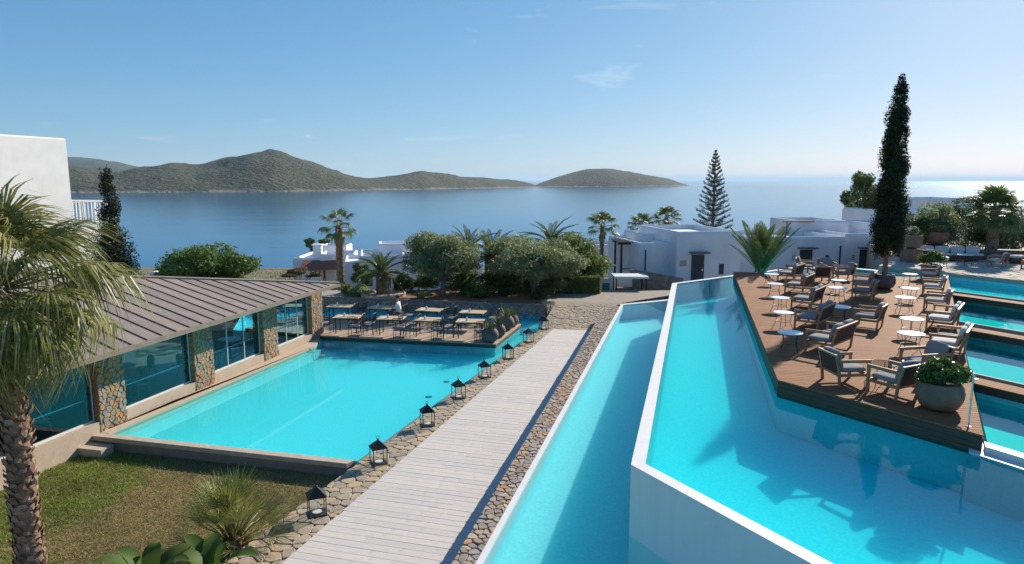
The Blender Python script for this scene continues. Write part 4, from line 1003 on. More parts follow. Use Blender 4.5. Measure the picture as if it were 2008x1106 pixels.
_fr = {}
def frond_set(kind, key, m, **kw):
    if key not in _fr:
        L_ = []
        for s in range(4):
            a, p_ = (fan_frond if kind == 'fan' else feather_frond)(s*7+3, **kw); me = a.mesh('frond'); me.materials.append(M[m]); pm = p_.mesh('stalk', True); pm.materials.append(M['petiole']); L_.append((me,pm))
        _fr[key] = L_
    return _fr[key]
def place_fronds(t, zc, key_set, count, el_hi, el_lo, seed, scale=1., x0=0, y0=0, curl=0, r_off=.08):
    rnd = random.Random(seed); ga = 137.5
    for i in range(count):
        q = i/max(1,count-1); el_ = el_hi+(el_lo-el_hi)*q+rnd.uniform(-9,9); az = ga*i+rnd.uniform(-14,14)
        me, pm = key_set[rnd.randrange(len(key_set))]
        o = link('frond', me, None, t); s_ = scale*rnd.uniform(.85,1.12)*(.78+.22*min(1,q*2.2)); o.scale = (s_,)*3
        o.rotation_euler = (rnd.uniform(-.25,.25), -R(el_), R(az)); o.location = (x0+r_off*math.cos(R(az)),y0+r_off*math.sin(R(az)),zc-.25*q*scale)
        st_ = link('stalk', pm, None, o)
def trunk_palm(t, h, r0, r1, seed, m='palm_bark', boots=True, bn=None, bm='palm_boot', bsz=1.0):
    rnd = random.Random(seed); prof = []; k = 26
    tb_ = MB(); tb_.lathe([(max(.03,(r0+(r1-r0)*(i/k))*(1+.05*math.sin(i*2.1)+(.25 if i == 0 else 0))),-.3+(h+.3)*i/k) for i in range(k+1)],14); tro = tb_.build('trunk', M[m], t, True)
    if boots:
        bt = MB(); nb = bn or int(h*28)
        for i in range(nb):
            z = h*i/nb; a = 2.39996*i; r_ = (r0+(r1-r0)*z/h)*.97; d = Vector((math.cos(a),math.sin(a),0)); s_ = Vector((-d.y,d.x,0)); w_ = .07*bsz*rnd.uniform(.7,1.2); L_ = .13*bsz*rnd.uniform(.6,1.3); out_ = .05*bsz*rnd.uniform(.4,1.5)
            p = d*r_+Vector((0,0,z)); b = len(bt.v)
            bt.v += [tuple(p-s_*w_),tuple(p+s_*w_),tuple(p+s_*w_*.55+d*out_+Vector((0,0,L_))),tuple(p-s_*w_*.55+d*out_+Vector((0,0,L_))),tuple(p+d*out_*1.1+Vector((0,0,L_*.45)))]
            bt.f += [(0+b,1+b,4+b),(1+b,2+b,4+b),(2+b,3+b,4+b),(3+b,0+b,4+b)]
        bo = bt.build('leaf_bases', M[bm], tro); bo['kind'] = 'stuff'
    return tro
def fan_palm(label, x, y, z, h, r, rf, count, seed, hi=80, lo=-35, skirt=0, key='fan_far', m='fan_leaf_far', lp=.7, droop=.45, boots=True, n=20):
    t = thing('fan_palm', label, 'palm', (x,y,z), R(seed*37)); trunk_palm(t, h, r, r*.8, seed, boots=boots)
    place_fronds(t, h+.1, frond_set('fan', key, m, lp=lp, rf=rf, n=n, droop=droop), count, hi, lo, seed)
    if skirt: place_fronds(t, h-.15, frond_set('fan', key+'_dead', 'dead_leaf', lp=lp*.6, rf=rf*.7, n=n, droop=.8), skirt, -55, -78, seed+1)
    return t
def feather_palm(label, x, y, z, h, r, L_, count, seed, hi=80, lo=-10, key='feather', m='feather_leaf', arch=.9, leaf=.42, bm='palm_boot'):
    t = thing('feather_palm', label, 'palm', (x,y,z), R(seed*37)); trunk_palm(t, h, r, r*.95, seed, 'palm_red_bark', True, bm=bm, bsz=1.3)
    place_fronds(t, h, frond_set('feather', key, m, L_=L_, arch=arch, leaf=leaf), count, hi, lo, seed); return t
# ================================================================== lanterns along the walkway
ln = thing('lantern', 'x', 'lantern'); a = .17
m_ = MB(); m_.box(-a-.012,a+.012,-a-.012,a+.012,0,.022); m_.build('base', M['metal_black'], ln)
for sx in (-1,1):
    for sy in (-1,1): m_ = MB(); m_.box(sx*a-.009,sx*a+.009,sy*a-.009,sy*a+.009,.022,.37); m_.build('post', M['metal_black'], ln)
m_ = MB(); e = a+.03
m_.add([(-e,-e,.37),(e,-e,.37),(e,e,.37),(-e,e,.37),(-.03,-.03,.525),(.03,-.03,.525),(.03,.03,.525),(-.03,.03,.525)],[(3,2,1,0),(4,5,6,7),(0,1,5,4),(1,2,6,5),(2,3,7,6),(3,0,4,7)]); rf = m_.build('roof', M['metal_black'], ln)
m_ = MB(); m_.lathe([(.025,.525),(.025,.55),(.035,.555),(.02,.565)],10); m_.build('vent', M['metal_black'], rf)
m_ = MB(); m_.tube([(.035*math.cos(R(30*k)),0,.598+.035*math.sin(R(30*k))) for k in range(13)],.006,5,False); m_.build('ring', M['metal_black'], rf)
for k in range(4):
    c_,s_ = round(math.cos(R(90*k))),round(math.sin(R(90*k))); m_ = MB()
    m_.box(*( (c_*a-.002,c_*a+.002,-a+.01,a-.01) if c_ else (-a+.01,a-.01,s_*a-.002,s_*a+.002) ),.024,.368); m_.build('pane', M['glass_clear'], ln)
m_ = MB(); m_.lathe([(.085,.023),(.10,.04),(.10,.05),(.07,.052)],18); m_.build('candle_dish', M['pool_white'], ln)
for i,(x,y) in enumerate([(-4.14,13.62),(-3.34,16.25),(-2.45,18.95),(-1.74,21.45),(-.99,23.8),(-.16,26.41),(.72,29.2),(1.51,31.85)]):
    put(ln, x, y, 24+4*math.sin(i*2.3), f'black metal glass lantern on the flagstone border, {ORD[i]} from the lawn', 'lantern', 'lanterns along the walkway', z=.0).scale = (1,1,1.13)

# ================================================================== dining terrace
FZ = .12
dt = thing('dining_table', 'x', 'table')
for k in range(5): m_ = MB(); m_.box(-.6,.6,-.40+.162*k,-.40+.155+.162*k,.715,.75); m_.build('plank', M['wicker'], dt)
m_ = MB(); m_.box(-.5,.5,-.33,.33,.66,.715); m_.build('apron', M['metal_black'], dt)
for sx in (-1,1):
    for sy in (-1,1): m_ = MB(); m_.box(sx*.48-.02,sx*.48+.02,sy*.3-.02,sy*.3+.02,0,.66); m_.build('leg', M['metal_black'], dt)
dc = thing('dining_chair', 'x', 'chair')
m_ = MB(); m_.tube([(.22,-.22,.43),(.22,.22,.43),(-.22,.22,.43),(-.22,-.22,.43),(.22,-.22,.43)],.014,6); m_.build('seat_frame', M['metal_black'], dc)
m_ = MB(); m_.cushion(0,0,.465,.45,.45,.07,.3); m_.build('seat_cushion', M['cushion_grey'], dc, True)
for sx,sy in ((1,1),(1,-1)): m_ = MB(); m_.tube([(.22,sy*.22,0),(.22,sy*.22,.64)],.013,6); m_.build('leg', M['metal_black'], dc)
for sy in (1,-1): m_ = MB(); m_.tube([(-.25,sy*.22,0),(-.22,sy*.22,.43),(-.30,sy*.22,.92)],.013,6); m_.build('leg', M['metal_black'], dc)
for sy in (1,-1): m_ = MB(); m_.tube([(.23,sy*.23,.645),(-.25,sy*.23,.655)],.015,6); m_.build('arm', M['metal_black'], dc)
m_ = MB(); m_.tube([(-.30,-.22,.92),(-.31,0,.945),(-.30,.22,.92)],.015,6); m_.build('top_rail', M['metal_black'], dc)
for k in range(5): y_ = -.14+.07*k; m_ = MB(); m_.tube([(-.235,y_,.52),(-.303,y_,.93)],.009,5); m_.build('back_bar', M['metal_black'], dc)
m_ = MB(); m_.tube([(-.235,-.22,.52),(-.235,.22,.52)],.012,6); m_.build('lower_rail', M['metal_black'], dc)
def cup(x, y, z, kind, where):
    if kind == 0:
        t = thing('wine_glass', f'clear wine glass on {where}', 'glass', (x,y,z)); m_ = MB(); m_.lathe([(.035,0),(.035,.004),(.006,.01),(.005,.08),(.03,.11),(.04,.15),(.035,.19)],14); m_.build('bowl', M['glass_clear'], t)
        m_ = MB(); m_.lathe([(.03,.006),(.033,.0065),(.02,.008)],14); m_.build('foot', M['frame_white'], t)
    else:
        t = thing('lamp_jar', f'small white jar with lid on {where}', 'jar', (x,y,z)); m_ = MB(); m_.lathe([(.04,0),(.05,.03),(.05,.10),(.035,.13)],14); m_.build('body', M['pool_white'], t)
        m_ = MB(); m_.lathe([(.037,.131),(.037,.15),(.012,.16),(.012,.18)],14); m_.build('lid', M['frame_white'], t)
az_d = -10.9
rows = [('front',[(-7.5,30.62),(-5.45,30.3),(-3.75,30.0),(-1.85,29.65)]),('back',[(-8.5,33.3),(-6.4,32.9),(-3.95,32.3),(-1.85,31.75)])]
for rn, pts in rows:
    for i,(x,y) in enumerate(pts):
        wh = f'the {ORD[i]} {rn}-row dining table from the restaurant'
        put(dt, x, y, az_d+rng.uniform(-6,6)+(8 if rn == 'front' else 0), f'pale wood slatted dining table, {ORD[i]} from the restaurant in the {rn} row', 'table', 'dining tables on the deck', z=FZ)
        put(dc, x-.95, y-.02+rng.uniform(-.1,.1), az_d+rng.uniform(-14,14), f'black metal chair at the restaurant side of {wh}', 'chair', 'black dining chairs', z=FZ)
        if rn == 'front': put(dc, x+.48, y-.78, 100+rng.uniform(-15,15), f'black metal chair, back to the pool, at the {ORD[i]} front-row dining table', 'chair', 'black dining chairs', z=FZ)
        put(dc, x+.98, y-.12, 170+rng.uniform(-14,14), f'black metal chair at the potted-plant side of {wh}', 'chair', 'black dining chairs', z=FZ)
        cup(x+.1, y+.12, FZ+.751, 0, wh); cup(x-.15, y-.05, FZ+.751, 1, wh)
        m_ = MB(); m_.box(-.2,.2,-.13,.13,0,.004); o = m_.build('placemat', M['cushion_pale']); o.location = (x-.32,y+.0,FZ+.751); o.rotation_euler.z = R(80); tag(o, f'pale woven placemat on {wh}', 'placemat', 'placemats on the dining tables')
put(dt, -10.7, 33.4, 4, 'pale wood slatted dining table glimpsed through the restaurant glazing', 'table', 'dining tables on the deck', z=FZ)
put(dc, -11.6, 33.3, -5, 'black metal chair glimpsed through the glazing, far side of its table', 'chair', 'black dining chairs', z=FZ); put(dc, -9.85, 33.3, 175, 'black metal chair glimpsed through the glazing, near the last pillar', 'chair', 'black dining chairs', z=FZ)
# restaurant interior: white-clothed tables and woven chairs
it = thing('cafe_table', 'x', 'table')
m_ = MB(); m_.lathe([(.42,.70),(.43,.715),(.43,.73),(.42,.735)],24); m_.build('table_top', M['frame_white'], it)
m_ = MB(); m_.lathe([(.22,0),(.22,.02),(.035,.04),(.03,.70)],14); m_.build('pedestal', M['metal_black'], it)
ic = thing('woven_chair', 'x', 'chair')
m_ = MB(); m_.cushion(0,0,.44,.46,.46,.09,.5); m_.build('seat', M['wicker'], ic, True)
m_ = MB(); m_.cushion(-.22,0,.68,.07,.46,.44,.6,mat=Matrix.Rotation(R(-10),3,'Y')); m_.build('backrest', M['wicker'], ic, True)
for sx in (-1,1):
    for sy in (-1,1): m_ = MB(); m_.tube([(sx*.15,sy*.15,.42),(sx*.22,sy*.22,0)],.014,6); m_.build('leg', M['wicker'], ic)
for i,(s_,q_) in enumerate([(1.9,-1.3),(3.3,-2.4),(5.6,-1.3),(-1.6,-1.4),(-3.2,-2.2),(7.6,-1.4)]):
    x,y = RS(s_,q_); put(it, x, y, 0, f'round white cafe table inside the restaurant, {ORD[i]} seating group', 'table', 'tables inside the restaurant', z=.162)
    for k,(ds,dq,aa) in enumerate(((.75,.25,160),(-.7,.1,10))):
        x2,y2 = RS(s_+ds,q_+dq); put(ic, x2, y2, 76+aa, f'woven cane chair inside the restaurant, {["door","kitchen"][k]} side of the {ORD[i]} group', 'chair', 'chairs inside the restaurant', z=.162)
# seated guest in a white top
pt_ = thing('person', 'person in a white top seated at the second back-row dining table', 'person', (-5.55,32.62,FZ), R(172))
sk = [(-.05,0,.54),(-.06,0,.72),(-.03,0,.92),(-.01,0,1.05),(.0,0,1.13),(.03,0,1.24),(.02,0,1.33),
      (-.03,.1,.52),(.40,.12,.52),(.42,.12,.10),(.56,.13,.04),(-.03,-.1,.52),(.40,-.12,.52),(.42,-.12,.10),(.56,-.13,.04),
      (-.03,.18,1.0),(.06,.25,.78),(.28,.16,.80),(.36,.13,.81),(-.03,-.18,1.0),(.06,-.25,.78),(.28,-.16,.80),(.36,-.13,.81)]
ed = [(0,1),(1,2),(2,3),(3,4),(4,5),(5,6),(0,7),(7,8),(8,9),(9,10),(0,11),(11,12),(12,13),(13,14),(2,15),(15,16),(16,17),(17,18),(2,19),(19,20),(20,21),(21,22)]
ra = [.15,.14,.16,.07,.055,.095,.085,.11,.075,.05,.035,.11,.075,.05,.035,.075,.05,.038,.03,.075,.05,.038,.03]
for side in (1,-1):
    hb = 18 if side == 1 else 22
    for k in range(4): sk += [(.40,side*(.155-.017*k),.815),(.435,side*(.155-.019*k),.80)]; ed += [(hb,len(sk)-2),(len(sk)-2,len(sk)-1)]; ra += [.009,.008]
    sk += [(.37,side*.09,.81),(.40,side*.075,.80)]; ed += [(hb,len(sk)-2),(len(sk)-2,len(sk)-1)]; ra += [.010,.009]
me = bpy.data.meshes.new('body'); me.from_pydata(sk, ed, []); bo = bpy.data.objects.new('body', me); col.objects.link(bo)
md = bo.modifiers.new('skin','SKIN'); sb = bo.modifiers.new('sub','SUBSURF'); sb.levels = sb.render_levels = 2
for i,v in enumerate(me.skin_vertices[0].data): v.radius = (ra[i],ra[i]); v.use_root = (i == 0)
dg = bpy.context.evaluated_depsgraph_get(); me2 = bpy.data.meshes.new_from_object(bo.evaluated_get(dg)); bpy.data.objects.remove(bo)
for n_ in ('shirt','trousers','skin'): me2.materials.append(M[n_])
for p_ in me2.polygons:
    c_ = p_.center; p_.use_smooth = True
    p_.material_index = 2 if (c_.z > 1.08 or (c_.x > .16 and c_.z > .70)) else (0 if c_.z > .60 else 1)
bo = link('body', me2, None, pt_)
m_ = MB(); m_.cushion(-.005,0,1.315,.22,.20,.18,.85); m_.build('hair', M['hair'], pt_, True)
m_ = MB(); m_.cushion(.125,0,1.255,.04,.03,.045,.9); m_.build('nose', M['skin'], bo, True)
# ================================================================== pots
def pot(name, label, x, y, z, prof, m, rz=0):
    t = thing(name, label, 'pot', (x,y,z), rz); rt = max(prof,key=lambda q:q[1])[0]; ht = max(q[1] for q in prof)
    m_ = MB(); m_.lathe(prof+[(rt-.03,ht+.005),(rt-.05,ht-.04)],32); m_.build('bowl', M[m], t, True)
    m_ = MB(); m_.lathe([(rt-.045,ht-.10),(rt-.045,ht-.06)],24); m_.build('soil', M['dark_soil'], t); return t
ball = [(.16,0),(.28,.06),(.37,.20),(.385,.33),(.33,.48),(.25,.57),(.235,.60)]
def agave(t, z, n, L_, seed, m='agave_leaf'):
    rnd = random.Random(seed)
    for i in range(n):
        a = 2.4*i; el_ = R(80-60*i/n); me_ = MB(); w_ = .028
        P = []
        for k in range(5):
            q = k/4.; x_ = L_*q*math.cos(el_); z_ = L_*q*math.sin(el_)-.12*L_*q*q; ww = w_*(1-q)**.7+.002
            P += [(x_,-ww,z_+.008),(x_,0,z_),(x_,ww,z_+.008)]
        F_ = []
        for k in range(4):
            for c_ in range(2): i0 = k*3+c_; F_.append((i0,i0+1,i0+4,i0+3))
        me_.add(P,F_); o = me_.build('leaf', M[m], t); o.location = (0,0,z); o.rotation_euler.z = a
for i,(x,y,sc_) in enumerate([(-.95,28.75,1.0),(-.62,29.75,.92),(-.28,31.25,1.05),(-.02,32.0,.9)]):
    t = pot('round_pot', f'dark round pot with a spiky plant, {ORD[i]} from the pool on the dining deck edge', x, y, FZ, [(r_*sc_,z_*sc_) for r_,z_ in ball], 'pot_dark' if i != 3 else 'terracotta_red')
    t['group'] = 'round pots on the dining deck'
    p2 = thing('spiky_plant', f'spiky green rosette growing in the {ORD[i]} dining deck pot', 'plant', (x,y,FZ+.53*sc_), 0, 'spiky plants in round pots'); agave(p2, 0, 40, .72 if i in (1,2) else .56, i)
bowl = [(.42,0),(.62,.08),(.76,.28),(.79,.44),(.74,.58),(.66,.66),(.65,.68)]
pot('planter', 'large round clay planter at the deck corner with a leafy shrub', 8.7, 13.4, DZ, [(r_*.56,z_*.82) for r_,z_ in bowl], 'terracotta')
t = thing('potted_shrub', 'dense glossy green shrub growing in the large clay planter', 'shrub', (8.7,13.4,DZ+.46))
rnd = random.Random(71); bl = clumps(rnd,0,0,.24,.50,.34,26,.38,-.25); crown('foliage', bl, 5200, .036, 'pot_leaf', t, 71, .55, .5)
for k in range(7): m_ = MB(); q = Vector(bl[k*3][:3]); m_.tube([(0,0,0),tuple(q*.5+Vector((0,0,.05))),tuple(q)],[.02,.014,.006],5); m_.build('stem', M['bark'], t)
pot('cypress_pot', 'dark round pot holding the tall cypress on the deck', 15.97, 29.0, DZ, [(.24,0),(.38,.1),(.46,.28),(.45,.46),(.39,.6),(.38,.64)], 'pot_dark')
t = pot('leafy_bowl', 'dark urn with a pale green bush beside the right edge armchairs', 20.0, 32.3, DZ, [(.25,0),(.32,.15),(.42,.4),(.44,.6),(.43,.64)], 'pot_dark')
t = thing('potted_bush', 'pale green bush growing in the dark urn by the terrace', 'shrub', (20.0,32.3,DZ+.55)); crown('foliage', clumps(random.Random(73),0,0,.35,.55,.42,18,.4,-.3), 2600, .05, 'hedge_leaf', t, 73)
m_ = MB(); m_.tube([(0,0,0),(0,0,.4)],.03,6); m_.build('stem', M['bark'], t)
# ================================================================== vegetation
GB = .5
# foreground fan palm
t = thing('fan_palm', 'tall shaggy fan palm on the lawn in front of the restaurant', 'palm', (-7.25,9.55,-.36))
trunk_palm(t, 5.35, .175, .16, 5, boots=True, bn=430, bsz=.95)
place_fronds(t, 6.0, frond_set('fan','fan_near','fan_leaf',lp=.95,rf=1.0,n=46,droop=.85,narrow=.72), 42, 76, -32, 12, .95)
place_fronds(t, 5.75, frond_set('fan','fan_near_low','fan_leaf',lp=.75,rf=.95,n=44,droop=1.25,narrow=.66), 14, -5, -48, 14, .9)
place_fronds(t, 5.45, frond_set('fan','fan_near_dead','dead_leaf',lp=.45,rf=.6,n=30,droop=1.3,narrow=.5), 7, -45, -70, 15, .8)
# low fan palm at the edge of the lawn
t = thing('fan_palm', 'low bushy fan palm with no trunk at the lawn edge by the walkway', 'palm', (-5.45,12.45,-.36))
trunk_palm(t, .45, .16, .14, 6, bn=40)
place_fronds(t, .5, frond_set('fan','fan_low','fan_leaf',lp=.66,rf=.62,n=26,droop=.1,spread=84,narrow=.5), 44, 88, -10, 22, 1.15)
# banana plants
def banana(label, x, y, z, seed, n, h):
    rnd = random.Random(seed); t = thing('banana_plant', label, 'plant', (x,y,z), 0, 'banana plants in the foreground')
    m_ = MB(); m_.tube([(0,0,-.1),(0,0,h*.5)],[.09,.06],9); m_.build('stem', M['petiole'], t, True)
    for i in range(n):
        a = 360./n*i+rnd.uniform(-20,20); L_ = h*rnd.uniform(.55,.8); el0 = R(rnd.uniform(55,80)); w_ = .15*rnd.uniform(.85,1.2); mb = MB(); K_ = 11
        for k in range(K_):
            q = k/(K_-1); x_ = L_*q*math.cos(el0)*1.1+.15*L_*q*q; z_ = L_*(q*math.sin(el0)-.42*q**2.4); ww = w_*math.sin(math.pi*min(.98,q*.93+.06))**.6*(1 if q > .12 else .3)
            mb.v += [(x_,-ww,z_+ww*.35),(x_,0,z_),(x_,ww,z_+ww*.35)]
        for k in range(K_-1):
            for c_ in range(2): i0 = k*3+c_; mb.f.append((i0,i0+1,i0+4,i0+3))
        o = mb.build('leaf', M['banana_leaf'], t, True); o.location = (0,0,h*.42); o.rotation_euler.z = R(a)
banana('broad-leaved banana plant under the shaggy palm, beside its twin', -5.95, 10.35, -.36, 3, 7, 1.75)
banana('broad-leaved banana plant between its twin and the low fan palm', -5.1, 10.75, -.36, 8, 7, 1.55)
# palms and trees of the middle distance
fan_palm('slender fan palm rising beside the small tiled villa', -10.9, 43.0, -1.5, 5.7, .27, .62, 15, 41, 85, -42, 8, lp=.75, droop=.7)
feather_palm('short feathery palm with stout trunk inside the beige stone ring', -7.35, 38.2, GB, 1.45, .36, 1.75, 26, 43, 82, -8, arch=.85, leaf=.30)
feather_palm('feathery palm with a dark trunk between the two olive trees', -1.25, 41.2, GB, 2.0, .42, 2.2, 40, 44, 86, 5, key='feather_b', arch=.75, leaf=.36)
feather_palm('tall feathery palm whose crown arches above the second olive tree', 2.6, 46.5, -2, 4.9, .4, 2.4, 26, 45, 84, 0, key='feather_c', arch=.95, leaf=.36)
feather_palm('feathery palm showing only its crown behind the first olive tree', -2.9, 45, -2, 4.6, .35, 2.0, 16, 46, 84, 12, key='feather_b', arch=.75)
fan_palm('slim straight fan palm in front of the nearest villa', 6.4, 48.5, -1.5, 5.3, .16, .55, 18, 47, 85, -30, 3, lp=.55, droop=.35)
fan_palm('fan palm behind the nearest villa, lower of the pair', 11.0, 58, -2, 5.2, .2, .8, 26, 48, 85, -40, 8, lp=.8, droop=.35)
fan_palm('fan palm behind the nearest villa, taller of the pair', 13.2, 58.5, -2, 5.8, .2, .75, 26, 49, 88, -28, 4, lp=.8, droop=.3)
feather_palm('young stiff feathery palm standing just behind the timber deck', 13.1, 35.6, 1.9, .5, .24, 3.0, 44, 50, 89, 48, key='feather_y', m='feather_leaf_fresh', arch=.22, leaf=.40)
t = fan_palm('stout fan palm with a shaggy thick trunk on the terrace', 28.9, 41.0, 2.36, 2.85, .34, 1.0, 44, 51, 88, -42, 6, key='fan_terr', m='fan_leaf_far', lp=.85, droop=.4, n=26)
tree('olive_tree', 'grey-green olive tree with pale twin trunks nearest the round stone ring', 'tree', -3.95, 38.2, GB, 3.6, 2.25, 1.55, 2.25, 40, 21000, .075, 'olive_leaf', 61, fork=.28, r0=.15, sub=.34)
tree('olive_tree', 'wide grey-green olive tree left of the clipped hedge', 'tree', 1.25, 38.6, GB, 3.4, 2.9, 1.5, 2.15, 48, 24000, .075, 'olive_leaf', 62, fork=.26, r0=.15, sub=.32)
tree('olive_tree', 'yellow-green bushy tree behind the clipped hedge', 'tree', 3.9, 42.5, -.4, 4, 2.3, 1.8, 2.6, 30, 15000, .08, 'hedge_leaf', 63, fork=.3, sub=.36)
tree('carob_tree', 'large dark round tree beyond the restaurant roof', 'tree', -24.6, 55, -3.2, 6, 4.3, 2.7, 2.75, 46, 24000, .14, 'green_leaf', 64, fork=.25, r0=.3, sub=.30)
tree('carob_tree', 'small dark round tree right of the slender fan palm', 'tree', -9.9, 44.5, -1.6, 3.2, .75, .95, 2.4, 12, 4500, .06, 'shrub_leaf', 65, fork=.45, r0=.07, limbs=4)
tree('bougainvillea', 'rust-tinted flat creeper tree on the wall of the tiled villa', 'tree', -19.9, 64, -4.5, 3.2, 1.9, .6, 2.75, 14, 5000, .09, 'bougain_leaf', 66, fork=.45, r0=.1, limbs=6)
tree('bougainvillea', 'rust-tinted thin tree against the two-storey villa', 'tree', -7.2, 52, -2.4, 4.6, 1.1, .8, 3.9, 10, 2600, .08, 'bougain_leaf', 67, fork=.5, r0=.1, limbs=6)
tree('eucalyptus', 'airy light green tree standing behind the tall cypress', 'tree', 32.6, 64, -1, 9.5, 1.9, 3.0, 6.3, 34, 13000, .10, 'hedge_leaf', 68, fork=.25, r0=.2, sub=.26, limbs=10)
tree('pine_tree', 'low dark tree glimpsed on the slope behind the tiled villa', 'tree', -25, 88, -6, 4.5, 2, 1.2, 4.6, 10, 3000, .13, 'shrub_leaf', 69, limbs=4)
for i,(x,y,z,rx,rz_,n_,m,l) in enumerate([
    (-6.3,39.6,GB,.75,.62,3600,'shrub_leaf','dark rounded shrub beside the short feathery palm'),
    (-2.6,39.0,GB,1.1,.7,5200,'green_leaf','bright green shrub under the first olive tree'),
    (-1.0,39.6,GB,.9,.85,4500,'green_leaf','leafy shrub at the foot of the dark-trunked palm'),
    (-.2,38.5,GB,.8,.6,3600,'shrub_leaf','dark low shrub between palm and second olive tree'),
    (2.3,39.5,GB,1.0,.7,4200,'olive_leaf','silvery shrub beside the clipped hedge'),
    (-9.2,39.3,.1,1.0,.55,3600,'hedge_leaf','yellow-green shrub at the end of the restaurant roof'),
    (-8.6,38.0,GB,.9,.3,2600,'olive_leaf','low grey ground shrub in front of the stone ring'),
    (-10.6,41.5,-.4,1.2,.7,3600,'shrub_leaf','dark shrub below the slender fan palm'),
    (-5.2,40.6,GB,1.0,.6,3600,'hedge_leaf','olive-green shrub behind the red soil bed'),
    (.6,40.3,GB,1.1,.9,4600,'hedge_leaf','yellow-green shrub behind the second olive trunk'),
    (-3.4,41.6,GB,1.3,1.0,5200,'hedge_leaf','broad yellow-green shrub behind the first olive tree'),
    (1.7,37.6,GB,.7,.45,2600,'shrub_leaf','small dark shrub in front of the second olive tree'),
    (-1.9,37.9,GB,.8,.4,2600,'green_leaf','low green shrub on the wall between the olive trees'),
    (-.1,42.6,.2,1.3,1.2,5200,'green_leaf','tall leafy shrub between palm and second olive tree'),
    (2.9,41.6,.2,1.1,1.1,4600,'shrub_leaf','dark shrub filling the gap left of the hedge'),
    (-5.0,37.6,GB,.45,.22,1200,'olive_leaf','tiny grey tuft on the red soil bed'),
    (5.2,43.4,-.5,.8,.6,2600,'green_leaf','bright shrub at the foot of the slim straight palm')]):
    t = thing('shrub', l, 'shrub', (x,y,z)); crown('foliage', clumps(random.Random(80+i),0,0,rz_*.8,rx,rz_,16,.4,-.7), n_, .06, m, t, 80+i)
    for k in range(3): m_ = MB(); m_.tube([(.05*k-.05,0,-.05),(.2*k-.2,.1*k-.1,rz_*.8)],[.025,.01],5); m_.build('stem', M['bark'], t)
# clipped hedge
t = thing('hedge', 'clipped boxy hedge at the end of the garden wall', 'hedge', (4.15,40.0,.3)); r = np.random.default_rng(5)
P = r.uniform(-1,1,(9000,3)); ax_ = r.integers(0,3,9000); sg = np.where(r.uniform(size=9000) < .5,-1,1); P[np.arange(9000),ax_] = sg*r.uniform(.86,1.04,9000); Nn = np.zeros((9000,3)); Nn[np.arange(9000),ax_] = sg
V, Q = leaf_mesh(P*np.array([1.0,.7,.55])+np.array([0,0,.6]), Nn, .06, r); link('foliage', np_mesh('foliage',V,Q), M['hedge_leaf'], t)
m_ = MB(); m_.box(-.8,.8,-.5,.5,-.1,1.0); m_.build('branches', M['bark'], t)
# oleander mass on the terrace
for i,(x,y,rx,rz_) in enumerate([(24.6,42.5,1.5,1.6),(26.8,43.5,1.8,2.0),(29.6,44.2,1.9,1.9),(32,44.6,1.9,1.8),(34.6,45,1.9,1.7)]):
    t = thing('oleander', f'tall dark oleander bush behind the terrace, {ORD[i]} from the cypress', 'shrub', (x,y,2.3), 0, 'oleander bushes behind the terrace')
    crown('foliage', clumps(random.Random(90+i),0,0,rz_*.85,rx,rz_,22,.34,-.85), 8000, .095, 'olive_leaf' if i%2 else 'shrub_leaf', t, 90+i, .35)
    for k in range(5): m_ = MB(); m_.tube([(.1*k-.2,0,-.05),(.4*k-.8,.1*k-.2,rz_*1.1)],[.035,.012],5); m_.build('stem', M['bark'], t)
# tall cypress in the pot, slimmer one beside the hotel block
def cypress(label, x, y, z, h, prof, trunk_h, n, size, seed, lean=0):
    rnd = random.Random(seed); t = thing('cypress', label, 'tree', (x,y,z)); bl = []
    m_ = MB(); m_.tube([(0,0,-.1),(lean*.3,0,h*.5),(lean,0,h*.97)],[.11,.06,.015],8); m_.build('trunk', M['bark'], t, True)
    k = int(h*26)
    for i in range(k):
        q = rnd.random(); zz = trunk_h+(h-trunk_h)*q; a = rnd.uniform(0,6.283); w_ = lerp_tab(prof,q)*(1+.7*fbm(q*14+math.cos(a)*.9,math.sin(a)*.9+seed,3,seed)); r_ = w_*rnd.uniform(.4,1.0); s_ = w_*rnd.uniform(.22,.46)+.05
        bl.append((lean*zz/h+r_*math.cos(a)*.82,r_*math.sin(a)*.82,zz,s_,s_*1.9))
    crown('crown', bl, n, size, 'cypress_leaf', t, seed, .4, .35)
cypress('tall slim dark cypress rising from the round pot on the deck', 15.97, 29.0, DZ+.55, 8.3, [(0,.28),(.04,.50),(.12,.62),(.3,.66),(.5,.56),(.7,.46),(.85,.34),(.93,.26),(1,.10)], .95, 42000, .055, 101, .06)
cypress('thin dark cypress beside the tall white hotel block', -18.5, 31.5, -.5, 8.0, [(0,1.0),(.35,1.05),(.55,.9),(.68,.6),(.78,.45),(.9,.3),(.96,.3),(1,.22)], .3, 26000, .07, 102)
